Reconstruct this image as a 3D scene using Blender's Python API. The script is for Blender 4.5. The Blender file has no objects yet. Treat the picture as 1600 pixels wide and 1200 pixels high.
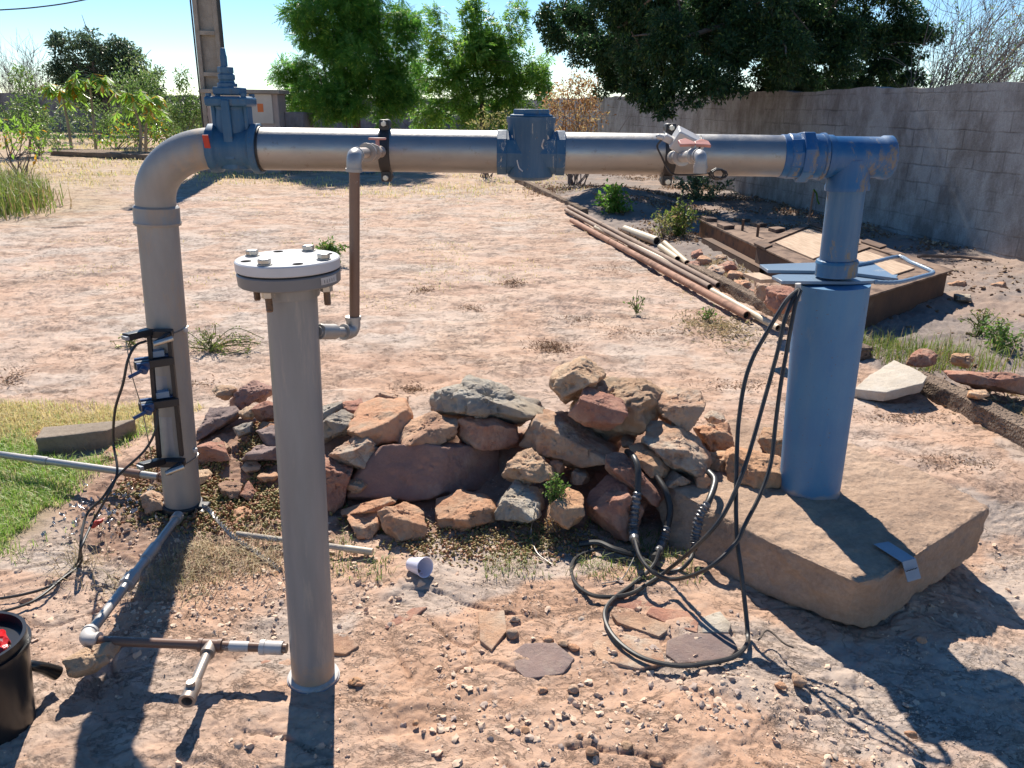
import bpy, bmesh, math, random
import numpy as np
from mathutils import Vector, Matrix
R = math.radians
rng = np.random.default_rng(7)
random.seed(7)
S = bpy.context.scene
COL = S.collection

# ------------------------------------------------------------ camera
FPX, CAMH = 1230.0, 1.4
PITCH, ROLL = math.atan(432 / FPX), R(0.8)
_f = np.array([0, math.cos(PITCH), -math.sin(PITCH)])
_r = np.array([1.0, 0, 0]); _u = np.cross(_r, _f)
CR = math.cos(ROLL) * _r + math.sin(ROLL) * _u
CU = -math.sin(ROLL) * _r + math.cos(ROLL) * _u
CF = _f
cam = bpy.data.cameras.new("camera"); camo = bpy.data.objects.new("camera", cam); COL.objects.link(camo)
camo.matrix_world = Matrix(((CR[0], CU[0], -CF[0], 0), (CR[1], CU[1], -CF[1], 0), (CR[2], CU[2], -CF[2], CAMH), (0, 0, 0, 1)))
cam.sensor_width = 36; cam.lens = FPX / 1600 * 36; cam.clip_start = 0.05; cam.clip_end = 2000
S.camera = camo

# ------------------------------------------------------------ light
SUN_AZ, SUN_EL = R(-10.5), R(45.2)
w = bpy.data.worlds.new("World"); S.world = w; w.use_nodes = True
nt = w.node_tree; nt.nodes.clear()
sky = nt.nodes.new('ShaderNodeTexSky'); sky.sky_type = 'NISHITA'; sky.sun_disc = False
sky.sun_elevation = SUN_EL; sky.sun_rotation = SUN_AZ; sky.altitude = 50; sky.air_density = 0.8
sky.dust_density = 0.0; sky.ozone_density = 2.0
bg = nt.nodes.new('ShaderNodeBackground'); bg.inputs[1].default_value = 0.084
wo = nt.nodes.new('ShaderNodeOutputWorld')
hs = nt.nodes.new('ShaderNodeHueSaturation'); hs.inputs['Saturation'].default_value = 1.25; nt.links.new(sky.outputs[0], hs.inputs['Color']); nt.links.new(hs.outputs[0], bg.inputs[0]); nt.links.new(bg.outputs[0], wo.inputs[0])
sl = bpy.data.lights.new("sun", 'SUN'); sl.energy = 4.9; sl.angle = R(0.5); sl.color = (1.0, 0.93, 0.82)
so = bpy.data.objects.new("sun", sl); COL.objects.link(so)
sdir = Vector((math.sin(SUN_AZ) * math.cos(SUN_EL), math.cos(SUN_AZ) * math.cos(SUN_EL), math.sin(SUN_EL)))
so.rotation_euler = sdir.to_track_quat('Z', 'Y').to_euler(); so.location = (0, 0, 30)
vs = S.view_settings; vs.view_transform = 'Standard'; vs.look = 'None'; vs.exposure = 0.85; vs.gamma = 1
S.cycles.max_bounces = 8

# ------------------------------------------------------------ placement helpers (a photo pixel and a distance give a point)
def ray(x, y): return CF + CR * (x - 800) / FPX - CU * (y - 600) / FPX
def G(x, y, z=0.0):
    d = ray(x, y); return np.array([0, 0, CAMH]) + d * ((z - CAMH) / d[2])
def A(x, y, Y):
    d = ray(x, y); return np.array([0, 0, CAMH]) + d * (Y / d[1])
def P3(x, y, Y=None, z=0.012): return G(x, y, z) if Y is None else A(x, y, Y)

# ------------------------------------------------------------ numpy noise
def _h(ix, iy, iz, s):
    n = (ix.astype(np.int64) * 374761393 + iy.astype(np.int64) * 668265263 + iz.astype(np.int64) * 2147483647 + s * 974634777) & 0xFFFFFFFF
    n = ((n ^ (n >> 13)) * 1274126177) & 0xFFFFFFFF
    n = ((n ^ (n >> 16)) * 2246822519) & 0xFFFFFFFF
    return ((n ^ (n >> 15)) & 0xFFFFFF) / float(0xFFFFFF)
def noise2(x, y, s=0):
    ix, iy = np.floor(x), np.floor(y); fx, fy = x - ix, y - iy
    fx = fx * fx * fx * (fx * (fx * 6 - 15) + 10); fy = fy * fy * fy * (fy * (fy * 6 - 15) + 10); z = np.zeros_like(ix)
    a = _h(ix, iy, z, s); b = _h(ix + 1, iy, z, s); c = _h(ix, iy + 1, z, s); d = _h(ix + 1, iy + 1, z, s)
    return (a + (b - a) * fx) * (1 - fy) + (c + (d - c) * fx) * fy
def fbm2(x, y, o=4, s=0):
    t = 0; a = .5; n = 0
    for k in range(o):
        t = t + a * noise2(x * 2**k + 13.7 * k, y * 2**k - 7.1 * k, s + k); n += a; a *= .5
    return t / n
def noise3(p, s=0):
    i = np.floor(p); f = p - i; f = f * f * (3 - 2 * f); r = 0
    for dx in (0, 1):
        for dy in (0, 1):
            for dz in (0, 1):
                wx = f[:, 0] if dx else 1 - f[:, 0]; wy = f[:, 1] if dy else 1 - f[:, 1]; wz = f[:, 2] if dz else 1 - f[:, 2]
                r = r + wx * wy * wz * _h(i[:, 0] + dx, i[:, 1] + dy, i[:, 2] + dz, s)
    return r
def fbm3(p, o=4, s=0):
    t = 0; a = .5; n = 0
    for k in range(o):
        t = t + a * noise3(p * 2**k + 5.3 * k, s + k); n += a; a *= .5
    return t / n
def voro(x, y, s=0, jit=.9):
    ix, iy = np.floor(x), np.floor(y); z = np.zeros_like(ix)
    f1 = np.full_like(x, 9.); f2 = np.full_like(x, 9.); cid = np.zeros_like(x)
    for dx in (-1, 0, 1):
        for dy in (-1, 0, 1):
            jx, jy = ix + dx, iy + dy
            px = jx + .5 + jit * (_h(jx, jy, z, s) - .5); py = jy + .5 + jit * (_h(jx, jy, z, s + 1) - .5)
            d = np.hypot(px - x, py - y); idn = _h(jx, jy, z, s + 2)
            closer = d < f1
            f2 = np.where(closer, f1, np.minimum(f2, d)); cid = np.where(closer, idn, cid); f1 = np.where(closer, d, f1)
    return f1, f2, cid
def sst(x, a, b):
    t = np.clip((x - a) / (b - a), 0, 1); return t * t * (3 - 2 * t)
def lerp(a, b, t):
    return a + (b - a) * t

# ------------------------------------------------------------ object helpers
WL = {}
def tag(o, label=None, cat=None, group=None, kind=None):
    if label: o['label'] = label
    if cat: o['category'] = cat
    if group: o['group'] = group
    if kind: o['kind'] = kind
    return o
def setpar(o, loc, parent):
    loc = Vector(loc); o.location = loc; WL[o] = loc
    if parent is not None:
        o.parent = parent; o.matrix_parent_inverse = Matrix.Translation(-WL[parent])
def empty(name, loc, label=None, cat=None, group=None):
    o = bpy.data.objects.new(name, None); COL.objects.link(o); setpar(o, [float(c) for c in loc], None)
    o.empty_display_size = .05
    return tag(o, label, cat, group)
def link_mesh(name, me, mat, parent, loc):
    if mat: me.materials.append(mat)
    o = bpy.data.objects.new(name, me); COL.objects.link(o); setpar(o, loc, parent); return o
def npmesh(name, V, F, mat, parent=None, smooth=True, sharp=35, col=None, center=True):
    """V (n,3), F (m,k) array with k 3 or 4, or a list of such arrays"""
    V = np.asarray(V, float)
    if not isinstance(F, list): F = [F]
    F = [np.asarray(f, np.int64) for f in F if len(f)]
    c = np.array([(V[:, 0].min() + V[:, 0].max()) / 2, (V[:, 1].min() + V[:, 1].max()) / 2, V[:, 2].min()]) if center else np.zeros(3)
    me = bpy.data.meshes.new(name)
    nl = sum(f.size for f in F); npoly = sum(len(f) for f in F)
    me.vertices.add(len(V)); me.vertices.foreach_set('co', (V - c).astype(np.float32).ravel())
    me.loops.add(nl); me.loops.foreach_set('vertex_index', np.concatenate([f.ravel() for f in F]).astype(np.int32))
    me.polygons.add(npoly)
    tot = np.concatenate([np.full(len(f), f.shape[1]) for f in F]); st = np.concatenate([[0], np.cumsum(tot)[:-1]])
    me.polygons.foreach_set('loop_start', st.astype(np.int32)); me.polygons.foreach_set('loop_total', tot.astype(np.int32))
    me.update(calc_edges=True); me.validate()
    me.polygons.foreach_set('use_smooth', np.full(len(me.polygons), smooth))
    if smooth and sharp: me.set_sharp_from_angle(angle=R(sharp))
    if col is not None:
        a = me.color_attributes.new('col', 'FLOAT_COLOR', 'POINT')
        cc = np.ones((len(V), 4), np.float32); cc[:, :col.shape[1]] = col; a.data.foreach_set('color', cc.ravel())
    return link_mesh(name, me, mat, parent, c)

class MB:
    def __init__(s): s.v = []; s.f = []
    def addv(s, P):
        k = len(s.v); s.v += [tuple(float(c) for c in p) for p in P]; return k
    def poly(s, idx): s.f.append(tuple(idx))
    def rings(s, RS, cap=True, close=True):
        n = len(RS[0]); k0 = [s.addv(r) for r in RS]
        for a, b in zip(k0[:-1], k0[1:]):
            for i in range(n if close else n - 1):
                j = (i + 1) % n; s.f.append((a + i, a + j, b + j, b + i))
        if cap:
            s.f.append(tuple(k0[0] + i for i in range(n))[::-1]); s.f.append(tuple(k0[-1] + i for i in range(n)))
    def lathe(s, p0, d, prof, seg=32, phase=0.0, sx=1.0, ref=None, cap=True):
        p0 = np.array(p0, float); d = np.array(d, float); d /= np.linalg.norm(d)
        ref = np.array(ref if ref is not None else ((0, 0, 1) if abs(d[2]) < .9 else (1, 0, 0)), float)
        a = ref - d * (ref @ d); a /= np.linalg.norm(a); b = np.cross(d, a)
        RS = []
        for t, r in prof:
            r = max(r, 1e-5)
            RS.append([p0 + d * t + (a * math.cos(q) + b * math.sin(q) * sx) * r for q in [phase + 2 * math.pi * i / seg for i in range(seg)]])
        s.rings(RS, cap)
    def cyl(s, p0, p1, r, seg=24, r1=None, phase=0.0, cap=True):
        p0 = np.array(p0, float); p1 = np.array(p1, float); L = np.linalg.norm(p1 - p0)
        s.lathe(p0, p1 - p0, [(0, r), (L, r if r1 is None else r1)], seg, phase, cap=cap)
    def tube(s, P, r, seg=12, cap=True, wob=0):
        P = [np.array(p, float) for p in P]; n = len(P); rr = r if hasattr(r, '__len__') else [r] * n
        T = [P[min(i + 1, n - 1)] - P[max(i - 1, 0)] for i in range(n)]; T = [t / (np.linalg.norm(t) + 1e-12) for t in T]
        a = np.array((0, 0, 1.)) if abs(T[0][2]) < .9 else np.array((1., 0, 0))
        RS = []
        for p, t, q in zip(P, T, rr):
            a = a - t * (a @ t); a /= np.linalg.norm(a); b = np.cross(t, a)
            RS.append([p + (a * math.cos(2 * math.pi * i / seg) + b * math.sin(2 * math.pi * i / seg)) * q * (1 + wob * (random.random() - .5)) for i in range(seg)])
        s.rings(RS, cap)
    def box(s, c, sz, M=None, taper=1.0):
        c = np.array(c, float); h = np.array(sz, float) / 2; M = np.eye(3) if M is None else np.array(M)
        P = []
        for z in (-1, 1):
            k = 1 if z < 0 else taper
            for x, y in ((-1, -1), (1, -1), (1, 1), (-1, 1)): P.append(c + M @ (np.array([x * k, y * k, z]) * h))
        k = s.addv(P)
        for f in ((3, 2, 1, 0), (4, 5, 6, 7), (0, 1, 5, 4), (1, 2, 6, 5), (2, 3, 7, 6), (3, 0, 4, 7)): s.f.append(tuple(k + i for i in f))
    def prism(s, top, bot):
        n = len(top); a = s.addv(bot); b = s.addv(top)
        s.f.append(tuple(a + i for i in range(n))[::-1]); s.f.append(tuple(b + i for i in range(n)))
        for i in range(n):
            j = (i + 1) % n; s.f.append((a + i, a + j, b + j, b + i))
    def build(s, name, mat, parent=None, smooth=True, sharp=35, bevel=0, seg=2, fixn=True):
        V = np.array(s.v); c = np.array([(V[:, 0].min() + V[:, 0].max()) / 2, (V[:, 1].min() + V[:, 1].max()) / 2, V[:, 2].min()])
        me = bpy.data.meshes.new(name); me.from_pydata((V - c).tolist(), [], s.f)
        if fixn:
            bm = bmesh.new(); bm.from_mesh(me); bmesh.ops.recalc_face_normals(bm, faces=bm.faces); bm.to_mesh(me); bm.free()
        if smooth:
            me.polygons.foreach_set('use_smooth', [True] * len(me.polygons)); me.set_sharp_from_angle(angle=R(sharp))
        o = link_mesh(name, me, mat, parent, c)
        if bevel:
            m = o.modifiers.new('bevel', 'BEVEL'); m.width = bevel; m.segments = seg; m.limit_method = 'ANGLE'; m.angle_limit = R(30); m.harden_normals = False
        return o
def copy_obj(o, loc, parent=None):
    c = o.copy(); COL.objects.link(c); setpar(c, loc, parent); return c
def spline(P, n=12):
    P = [np.array(p, float) for p in P]; Q = [2 * P[0] - P[1]] + P + [2 * P[-1] - P[-2]]; out = []
    for i in range(1, len(Q) - 2):
        for k in range(n):
            t = k / n; a, b, c, d = Q[i - 1], Q[i], Q[i + 1], Q[i + 2]
            out.append(.5 * ((2 * b) + (-a + c) * t + (2 * a - 5 * b + 4 * c - d) * t * t + (-a + 3 * b - 3 * c + d) * t**3))
    out.append(P[-1]); return out
def rotz(a): c, s_ = math.cos(a), math.sin(a); return np.array([[c, -s_, 0], [s_, c, 0], [0, 0, 1]])
def frame(x, z):
    x = np.array(x, float); x /= np.linalg.norm(x); z = np.array(z, float); z = z - x * (z @ x); z /= np.linalg.norm(z)
    return np.stack([x, np.cross(z, x), z], 1)

# ------------------------------------------------------------ materials
class NT:
    def __init__(s, name):
        s.m = bpy.data.materials.new(name); s.m.use_nodes = True; s.t = s.m.node_tree; s.b = s.t.nodes['Principled BSDF']
        s.co = s.t.nodes.new('ShaderNodeTexCoord')
    def n(s, typ, **k):
        x = s.t.nodes.new('ShaderNode' + typ)
        for a, v in k.items(): setattr(x, a, v)
        return x
    def l(s, a, b): s.t.links.new(a, b)
    def noise(s, sc, det=6, rough=.6, vec=None, scale3=None, dist=0):
        x = s.n('TexNoise'); x.inputs['Scale'].default_value = sc; x.inputs['Detail'].default_value = det; x.inputs['Roughness'].default_value = rough; x.inputs['Distortion'].default_value = dist
        v = vec or s.co.outputs['Object']
        if scale3:
            mp = s.n('Mapping'); mp.inputs['Scale'].default_value = scale3; s.l(v, mp.inputs[0]); v = mp.outputs[0]
        s.l(v, x.inputs['Vector']); return x.outputs['Fac']
    def ramp(s, fac, a, b, lo=(0, 0, 0), hi=(1, 1, 1)):
        r = s.n('ValToRGB'); r.color_ramp.elements[0].position = a; r.color_ramp.elements[1].position = b
        r.color_ramp.elements[0].color = (*lo, 1); r.color_ramp.elements[1].color = (*hi, 1); s.l(fac, r.inputs[0]); return r.outputs[0]
    def mix(s, fac, a, b, blend='MIX'):
        m = s.n('Mix', data_type='RGBA', blend_type=blend)
        for sock, v in ((m.inputs[0], fac), (m.inputs[6], a), (m.inputs[7], b)):
            if isinstance(v, (int, float)): sock.default_value = v
            elif isinstance(v, tuple): sock.default_value = (*v, 1)
            else: s.l(v, sock)
        return m.outputs[2]
    def bump(s, h, st=.3, d=.01, prev=None):
        b = s.n('Bump'); b.inputs['Strength'].default_value = st; b.inputs['Distance'].default_value = d; s.l(h, b.inputs['Height'])
        if prev: s.l(prev, b.inputs['Normal'])
        return b.outputs[0]
    def out(s, col=None, rough=None, metal=None, nrm=None, spec=None):
        for v, k in ((col, 'Base Color'), (rough, 'Roughness'), (metal, 'Metallic'), (nrm, 'Normal'), (spec, 'Specular IOR Level')):
            if v is None: continue
            if isinstance(v, (int, float)): s.b.inputs[k].default_value = v
            elif isinstance(v, tuple): s.b.inputs[k].default_value = (*v, 1)
            else: s.l(v, s.b.inputs[k])
        return s.m
def mat_simple(name, c1, c2=None, rough=.5, metal=0, sc=12, bump=.15, bd=.002, bsc=80, spec=.5, lo=.35, hi=.65, dirt=None, dirtamt=(.55, .75), dsc=6, s3=None, mud=0):
    n = NT(name); c2 = c2 or tuple(x * .8 for x in c1)
    f = n.ramp(n.noise(sc, scale3=s3), lo, hi); col = n.mix(f, c1, c2)
    rg = rough
    if dirt:
        d = n.ramp(n.noise(dsc, 8, .7, scale3=s3), *dirtamt); col = n.mix(d, col, dirt)
        q = n.n('MapRange'); n.l(d, q.inputs[0]); q.inputs[3].default_value = rough; q.inputs[4].default_value = min(1, rough + .35); rg = q.outputs[0]
    if mud:
        sp = n.n('SeparateXYZ'); n.l(n.co.outputs['Object'], sp.inputs[0]); ns = n.n('Math', operation='MULTIPLY_ADD'); n.l(n.noise(14, 6, .7), ns.inputs[0]); ns.inputs[1].default_value = -mud * 1.6; n.l(sp.outputs[2], ns.inputs[2])
        col = n.mix(n.ramp(ns.outputs[0], 0, mud * .35, (.8, .8, .8), (0, 0, 0)), col, (.40, .27, .18))
    return n.out(col, rg, metal, n.bump(n.noise(bsc, 5), bump, bd), spec)

def mat_rock(name, fresh, skin, top, mottled=.5, bs=.6):
    n = NT(name); oi = n.n('ObjectInfo')
    ad = n.n('VectorMath', operation='ADD'); n.l(n.co.outputs['Object'], ad.inputs[0])
    sc = n.n('VectorMath', operation='SCALE'); cb = n.n('CombineXYZ'); n.l(oi.outputs['Random'], cb.inputs[0]); n.l(oi.outputs['Random'], cb.inputs[2]); n.l(cb.outputs[0], sc.inputs[0]); sc.inputs['Scale'].default_value = 31
    n.l(sc.outputs[0], ad.inputs[1]); v = ad.outputs[0]
    col = n.mix(n.ramp(n.noise(7, 7, .65, v, dist=.6), .42, .6), fresh, skin)
    geo = n.n('NewGeometry'); sx = n.n('SeparateXYZ'); n.l(geo.outputs['Normal'], sx.inputs[0])
    lich = n.n('Math', operation='MULTIPLY'); n.l(n.ramp(n.noise(11, 8, .7, v), .5 - .12 * mottled, .62), lich.inputs[0])
    n.l(n.ramp(n.noise(4, 3, .5, v), .38, .62), lich.inputs[1])
    col = n.mix(lich.outputs[0], col, top)
    col = n.mix(n.ramp(n.noise(60, 6, .7, v), .35, .75), col, n.mix(.5, col, (.85, .78, .7), 'MULTIPLY'))
    col = n.mix(n.ramp(n.noise(25, 8, .75, v), .62, .74), col, n.mix(.6, col, (.08, .06, .05)))
    hsv = n.n('HueSaturation'); mr = n.n('MapRange'); n.l(oi.outputs['Random'], mr.inputs[0]); mr.inputs[3].default_value = 1.0; mr.inputs[4].default_value = 1.38
    n.l(mr.outputs[0], hsv.inputs['Value']); n.l(col, hsv.inputs['Color'])
    b1 = n.bump(n.noise(14, 9, .75, v, dist=.4), bs, .03); b2 = n.bump(n.noise(70, 8, .8, v), .8, .008, b1)
    return n.out(hsv.outputs[0], .9, 0, b2, .25)

def mat_leaf(name, c1, c2, c3=None, trans=.35, rough=.45, sc=1.2, frac3=.1, spec=.4):
    n = NT(name); geo = n.n('NewGeometry')
    col = n.mix(geo.outputs['Random Per Island'], c1, c2)
    col = n.mix(n.ramp(n.noise(sc, 3), .4, .6), col, n.mix(.5, col, c2))
    if c3:
        wn = n.n('TexWhiteNoise', noise_dimensions='1D'); n.l(geo.outputs['Random Per Island'], wn.inputs['W'])
        col = n.mix(n.ramp(wn.outputs['Value'], 1 - frac3 - .02, 1 - frac3 + .02), col, c3)
    n.out(col, rough, 0, None, spec)
    tr = n.n('BsdfTranslucent'); n.l(n.mix(.6, col, (.9, 1.0, .35), 'MULTIPLY'), tr.inputs[0])
    br = n.n('HueSaturation'); br.inputs['Value'].default_value = 1.6; n.l(col, br.inputs['Color']); n.l(br.outputs[0], tr.inputs[0])
    ms = n.n('MixShader'); ms.inputs[0].default_value = trans; o = n.t.nodes['Material Output']
    n.l(n.b.outputs[0], ms.inputs[1]); n.l(tr.outputs[0], ms.inputs[2]); n.l(ms.outputs[0], o.inputs['Surface'])
    return n.m

def mat_ground():
    n = NT('ground_material'); at = n.n('Attribute', attribute_name='col'); c = at.outputs['Color']; v = n.co.outputs['Object']
    col = n.mix(n.ramp(n.noise(45, 8, .75, v), .3, .62), n.mix(.5, c, (.78, .72, .66), 'MULTIPLY'), c)
    col = n.mix(n.ramp(n.noise(14, 6, .7, v, dist=1), .55, .75), col, n.mix(.45, col, (.46, .40, .34)))
    col = n.mix(n.ramp(n.noise(9, 7, .7, v, dist=.6), .6, .74), col, n.mix(.35, col, (.45, .27, .16)))
    vo = n.n('TexVoronoi', feature='F1'); vo.inputs['Scale'].default_value = 150; n.l(v, vo.inputs['Vector'])
    sp = n.ramp(vo.outputs['Distance'], .10, .28, (1, 1, 1), (0, 0, 0))
    gate = n.n('Math', operation='MULTIPLY'); n.l(sp, gate.inputs[0]); n.l(n.ramp(n.noise(6, 4, .6, v), .5, .65), gate.inputs[1])
    vc = n.n('TexVoronoi', feature='F1'); vc.inputs['Scale'].default_value = 150; n.l(v, vc.inputs['Vector'])
    col = n.mix(gate.outputs[0], col, n.mix(n.ramp(vc.outputs['Color'], .3, .7), (.12, .08, .06), (.5, .4, .3)))
    crk = None
    for sc_, wd_, an, lo_, off in ((2.1, .008, (1, 1.5, 1), .46, 0), (5, .011, (1, 1.8, 1), .45, 3), (12, .014, (1, 1.7, 1), .50, 7)):
        f = n.noise(sc_, 9, .68, v, an, .5); ab = n.n('Math', operation='SUBTRACT'); n.l(f, ab.inputs[0]); ab.inputs[1].default_value = .5
        ab2 = n.n('Math', operation='ABSOLUTE'); n.l(ab.outputs[0], ab2.inputs[0]); ln = n.ramp(ab2.outputs[0], 0, wd_, (1, 1, 1), (0, 0, 0))
        g2 = n.n('Math', operation='MULTIPLY'); n.l(ln, g2.inputs[0]); mp = n.n('Mapping'); mp.inputs['Location'].default_value = (off, off, 0); n.l(v, mp.inputs[0]); n.l(n.ramp(n.noise(sc_ * .7, 5, .6, mp.outputs[0]), lo_, lo_ + .12), g2.inputs[1])
        if crk is None: crk = g2.outputs[0]
        else: mx = n.n('Math', operation='MAXIMUM'); n.l(crk, mx.inputs[0]); n.l(g2.outputs[0], mx.inputs[1]); crk = mx.outputs[0]
    hd = n.n('Math', operation='MULTIPLY'); n.l(crk, hd.inputs[0]); n.l(at.outputs['Alpha'], hd.inputs[1]); crk = hd.outputs[0]
    col = n.mix(crk, col, n.mix(.66, col, (.15, .105, .085)))
    b = n.bump(n.noise(22, 9, .8, v, dist=.5), .45, .011); b = n.bump(n.noise(120, 7, .8, v), .6, .005, b); b = n.bump(crk, .7, -.010, b); b = n.bump(gate.outputs[0], .6, .004, b)
    return n.out(col, .95, 0, b, .2)

def mat_concrete(name, c1, c2, stain, s3=None, bs=.6, agg=False, blocks=False):
    n = NT(name); v = n.co.outputs['Object']
    col = n.mix(n.ramp(n.noise(5, 8, .7), .35, .65), c1, c2)
    col = n.mix(n.ramp(n.noise(2.2, 9, .72, scale3=s3), .44, .62), col, stain)
    col = n.mix(n.ramp(n.noise(60, 5, .7), .35, .7), n.mix(.5, col, (.6, .55, .5), 'MULTIPLY'), col)
    b = n.bump(n.noise(14, 9, .75), bs, .02); b = n.bump(n.noise(120, 5, .8), .5, .004, b)
    if agg:
        vo = n.n('TexVoronoi', feature='F1'); vo.inputs['Scale'].default_value = 70; n.l(v, vo.inputs['Vector'])
        col = n.mix(n.ramp(vo.outputs['Color'], .3, .7), n.mix(.4, col, (.12, .09, .07)), col); b = n.bump(n.ramp(vo.outputs['Distance'], .1, .6, (1, 1, 1), (0, 0, 0)), 1, .01, b)
    if blocks:
        sp = n.n('SeparateXYZ'); n.l(v, sp.inputs[0]); cb = n.n('CombineXYZ'); n.l(sp.outputs[1], cb.inputs[0]); n.l(sp.outputs[2], cb.inputs[1])
        br = n.n('TexBrick'); va = n.n('VectorMath', operation='ADD'); nz = n.n('TexNoise'); nz.inputs['Scale'].default_value = 3; nz.inputs['Detail'].default_value = 5; n.l(v, nz.inputs['Vector']); vz = n.n('VectorMath', operation='SCALE'); vz.inputs['Scale'].default_value = .05; n.l(nz.outputs['Color'], vz.inputs[0]); n.l(cb.outputs[0], va.inputs[0]); n.l(vz.outputs[0], va.inputs[1]); n.l(va.outputs[0], br.inputs['Vector']); br.inputs['Scale'].default_value = 1; br.inputs['Brick Width'].default_value = .42; br.inputs['Row Height'].default_value = .2
        br.inputs['Mortar Size'].default_value = .014; br.inputs['Mortar Smooth'].default_value = .9
        g = n.n('Math', operation='MULTIPLY'); n.l(br.outputs['Fac'], g.inputs[0]); n.l(n.ramp(n.noise(1.3, 6, .7), .42, .62), g.inputs[1])
        col = n.mix(g.outputs[0], col, n.mix(.55, col, (.08, .07, .07))); b = n.bump(g.outputs[0], .5, -.015, b)
    return n.out(col, .95, 0, b, .2)

def mat_metal(name, base, tint, rough=.35, metal=.85, dirt=(.22, .17, .13)):
    n = NT(name)
    col = n.mix(n.ramp(n.noise(6, 6, .6, scale3=(.35, 1, 1)), .35, .7), base, tint)
    col = n.mix(n.ramp(n.noise(40, 6, .7), .6, .78), col, dirt)
    q = n.n('MapRange'); n.l(n.noise(9, 6, .7), q.inputs[0]); q.inputs[1].default_value = .3; q.inputs[2].default_value = .7; q.inputs[3].default_value = rough - .08; q.inputs[4].default_value = rough + .2
    return n.out(col, q.outputs[0], metal, n.bump(n.noise(45, 6, .7), .18, .004))

def mat_paint(name, c1, c2, worn, amt=(.6, .7), rough=.35, streak=False, sc=9, dust=0, mud=0):
    n = NT(name); col = n.mix(n.ramp(n.noise(5, 5), .35, .65), c1, c2)
    if dust:
        col = n.mix(n.ramp(n.noise(7, 8, .7, scale3=(3, 3, .3)), .42, .72, (0, 0, 0), (dust, dust, dust)), col, (.17, .24, .29))
        col = n.mix(n.ramp(n.noise(90, 3, .6), .66, .70, (0, 0, 0), (.7, .7, .7)), col, (.10, .10, .11))
    if mud:
        sp = n.n('SeparateXYZ'); n.l(n.co.outputs['Object'], sp.inputs[0]); ns = n.n('Math', operation='MULTIPLY_ADD'); n.l(n.noise(14, 6, .7), ns.inputs[0]); ns.inputs[1].default_value = -mud * 1.6; n.l(sp.outputs[2], ns.inputs[2])
        col = n.mix(n.ramp(ns.outputs[0], 0, mud * .35, (.6, .6, .6), (0, 0, 0)), col, (.36, .27, .20))
    m = n.ramp(n.noise(sc, 9, .75, scale3=(1, 1, .35) if not streak else (3.2, 3.2, .55), dist=1.1 if streak else .3), *amt); col = n.mix(m, col, worn)
    q = n.n('MapRange'); n.l(m, q.inputs[0]); q.inputs[3].default_value = rough; q.inputs[4].default_value = .85
    b = n.bump(n.noise(50, 6, .7), .2, .003); b = n.bump(m, .3, .002, b)
    return n.out(col, q.outputs[0], 0, b)

M = {}
M['ground'] = mat_ground()
M['sand'] = mat_rock('sandstone', (.50, .28, .17), (.42, .225, .135), (.38, .31, .23))
M['orange'] = mat_rock('orange_sandstone', (.52, .30, .17), (.42, .235, .14), (.46, .34, .23))
M['red'] = mat_rock('red_sandstone', (.38, .185, .125), (.29, .145, .11), (.44, .30, .22))
M['grey'] = mat_rock('lichen_stone', (.42, .35, .27), (.31, .27, .235), (.50, .46, .39), 1, .8)
M['mix'] = mat_rock('weathered_stone', (.50, .31, .20), (.34, .20, .135), (.47, .40, .32), .8)
M['purple'] = mat_rock('purple_stone', (.24, .17, .15), (.20, .15, .14), (.30, .24, .2), .3, .3)
M['dark'] = mat_rock('brown_flagstone', (.30, .175, .14), (.25, .15, .125), (.34, .22, .17), .2, .25)
M['mortar'] = mat_rock('tan_mortar', (.52, .345, .22), (.45, .29, .19), (.50, .39, .28), .4, .8)
M['white_stone'] = mat_rock('pale_slab_stone', (.46, .40, .33), (.40, .35, .29), (.48, .45, .40), .6, .5)
M['slab'] = mat_concrete('slab_concrete', (.56, .405, .30), (.49, .345, .25), (.40, .28, .205), bs=1.0)
M['block'] = mat_concrete('block_concrete', (.34, .28, .22), (.28, .23, .18), (.24, .19, .15))
M['kerb'] = mat_concrete('kerb_concrete', (.36, .27, .2), (.30, .22, .17), (.22, .16, .12), agg=True)
M['wall'] = mat_concrete('wall_render', (.47, .455, .45), (.38, .365, .36), (.24, .215, .205), (1, 1, .55), 1.0, blocks=True)
M['wall_far'] = mat_concrete('far_wall_render', (.30, .285, .30), (.25, .235, .25), (.16, .15, .15), (1, 1, .4))
M['pole'] = mat_concrete('pole_concrete', (.42, .38, .33), (.36, .32, .28), (.3, .26, .22))
M['pipe'] = mat_metal('galvanised_steel', (.38, .37, .355), (.27, .26, .25), .37, .85)
M['riser'] = mat_simple('weathered_grey_pipe', (.31, .30, .285), (.25, .24, .23), .5, .25, 7, .3, .003, 50, dirt=(.40, .31, .23), dirtamt=(.52, .68), s3=(1.5, 1.5, .5))
M['riser_mud'] = mat_simple('weathered_grey_pipe_with_mud', (.31, .30, .285), (.25, .24, .23), .5, .25, 7, .3, .003, 50, dirt=(.40, .31, .23), dirtamt=(.52, .68), s3=(1.5, 1.5, .5), mud=.16)
M['gpvc'] = mat_simple('grey_plastic_pipe', (.25, .245, .24), (.215, .21, .205), .38, 0, 8, .12, .002, 60, dirt=(.36, .31, .26), dirtamt=(.53, .68), s3=(3, 3, .4))
M['gpvc_mud'] = mat_simple('grey_plastic_pipe_with_mud', (.25, .245, .24), (.215, .21, .205), .38, 0, 8, .12, .002, 60, dirt=(.36, .31, .26), dirtamt=(.53, .68), s3=(3, 3, .4), mud=.12)
M['flange'] = mat_simple('grey_plastic_flange', (.56, .55, .55), (.50, .49, .49), .35, 0, 8, .08, .001)
M['flange2'] = mat_simple('dark_grey_plastic_flange', (.17, .168, .17), (.15, .148, .15), .4, 0, 8, .08, .001)
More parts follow.
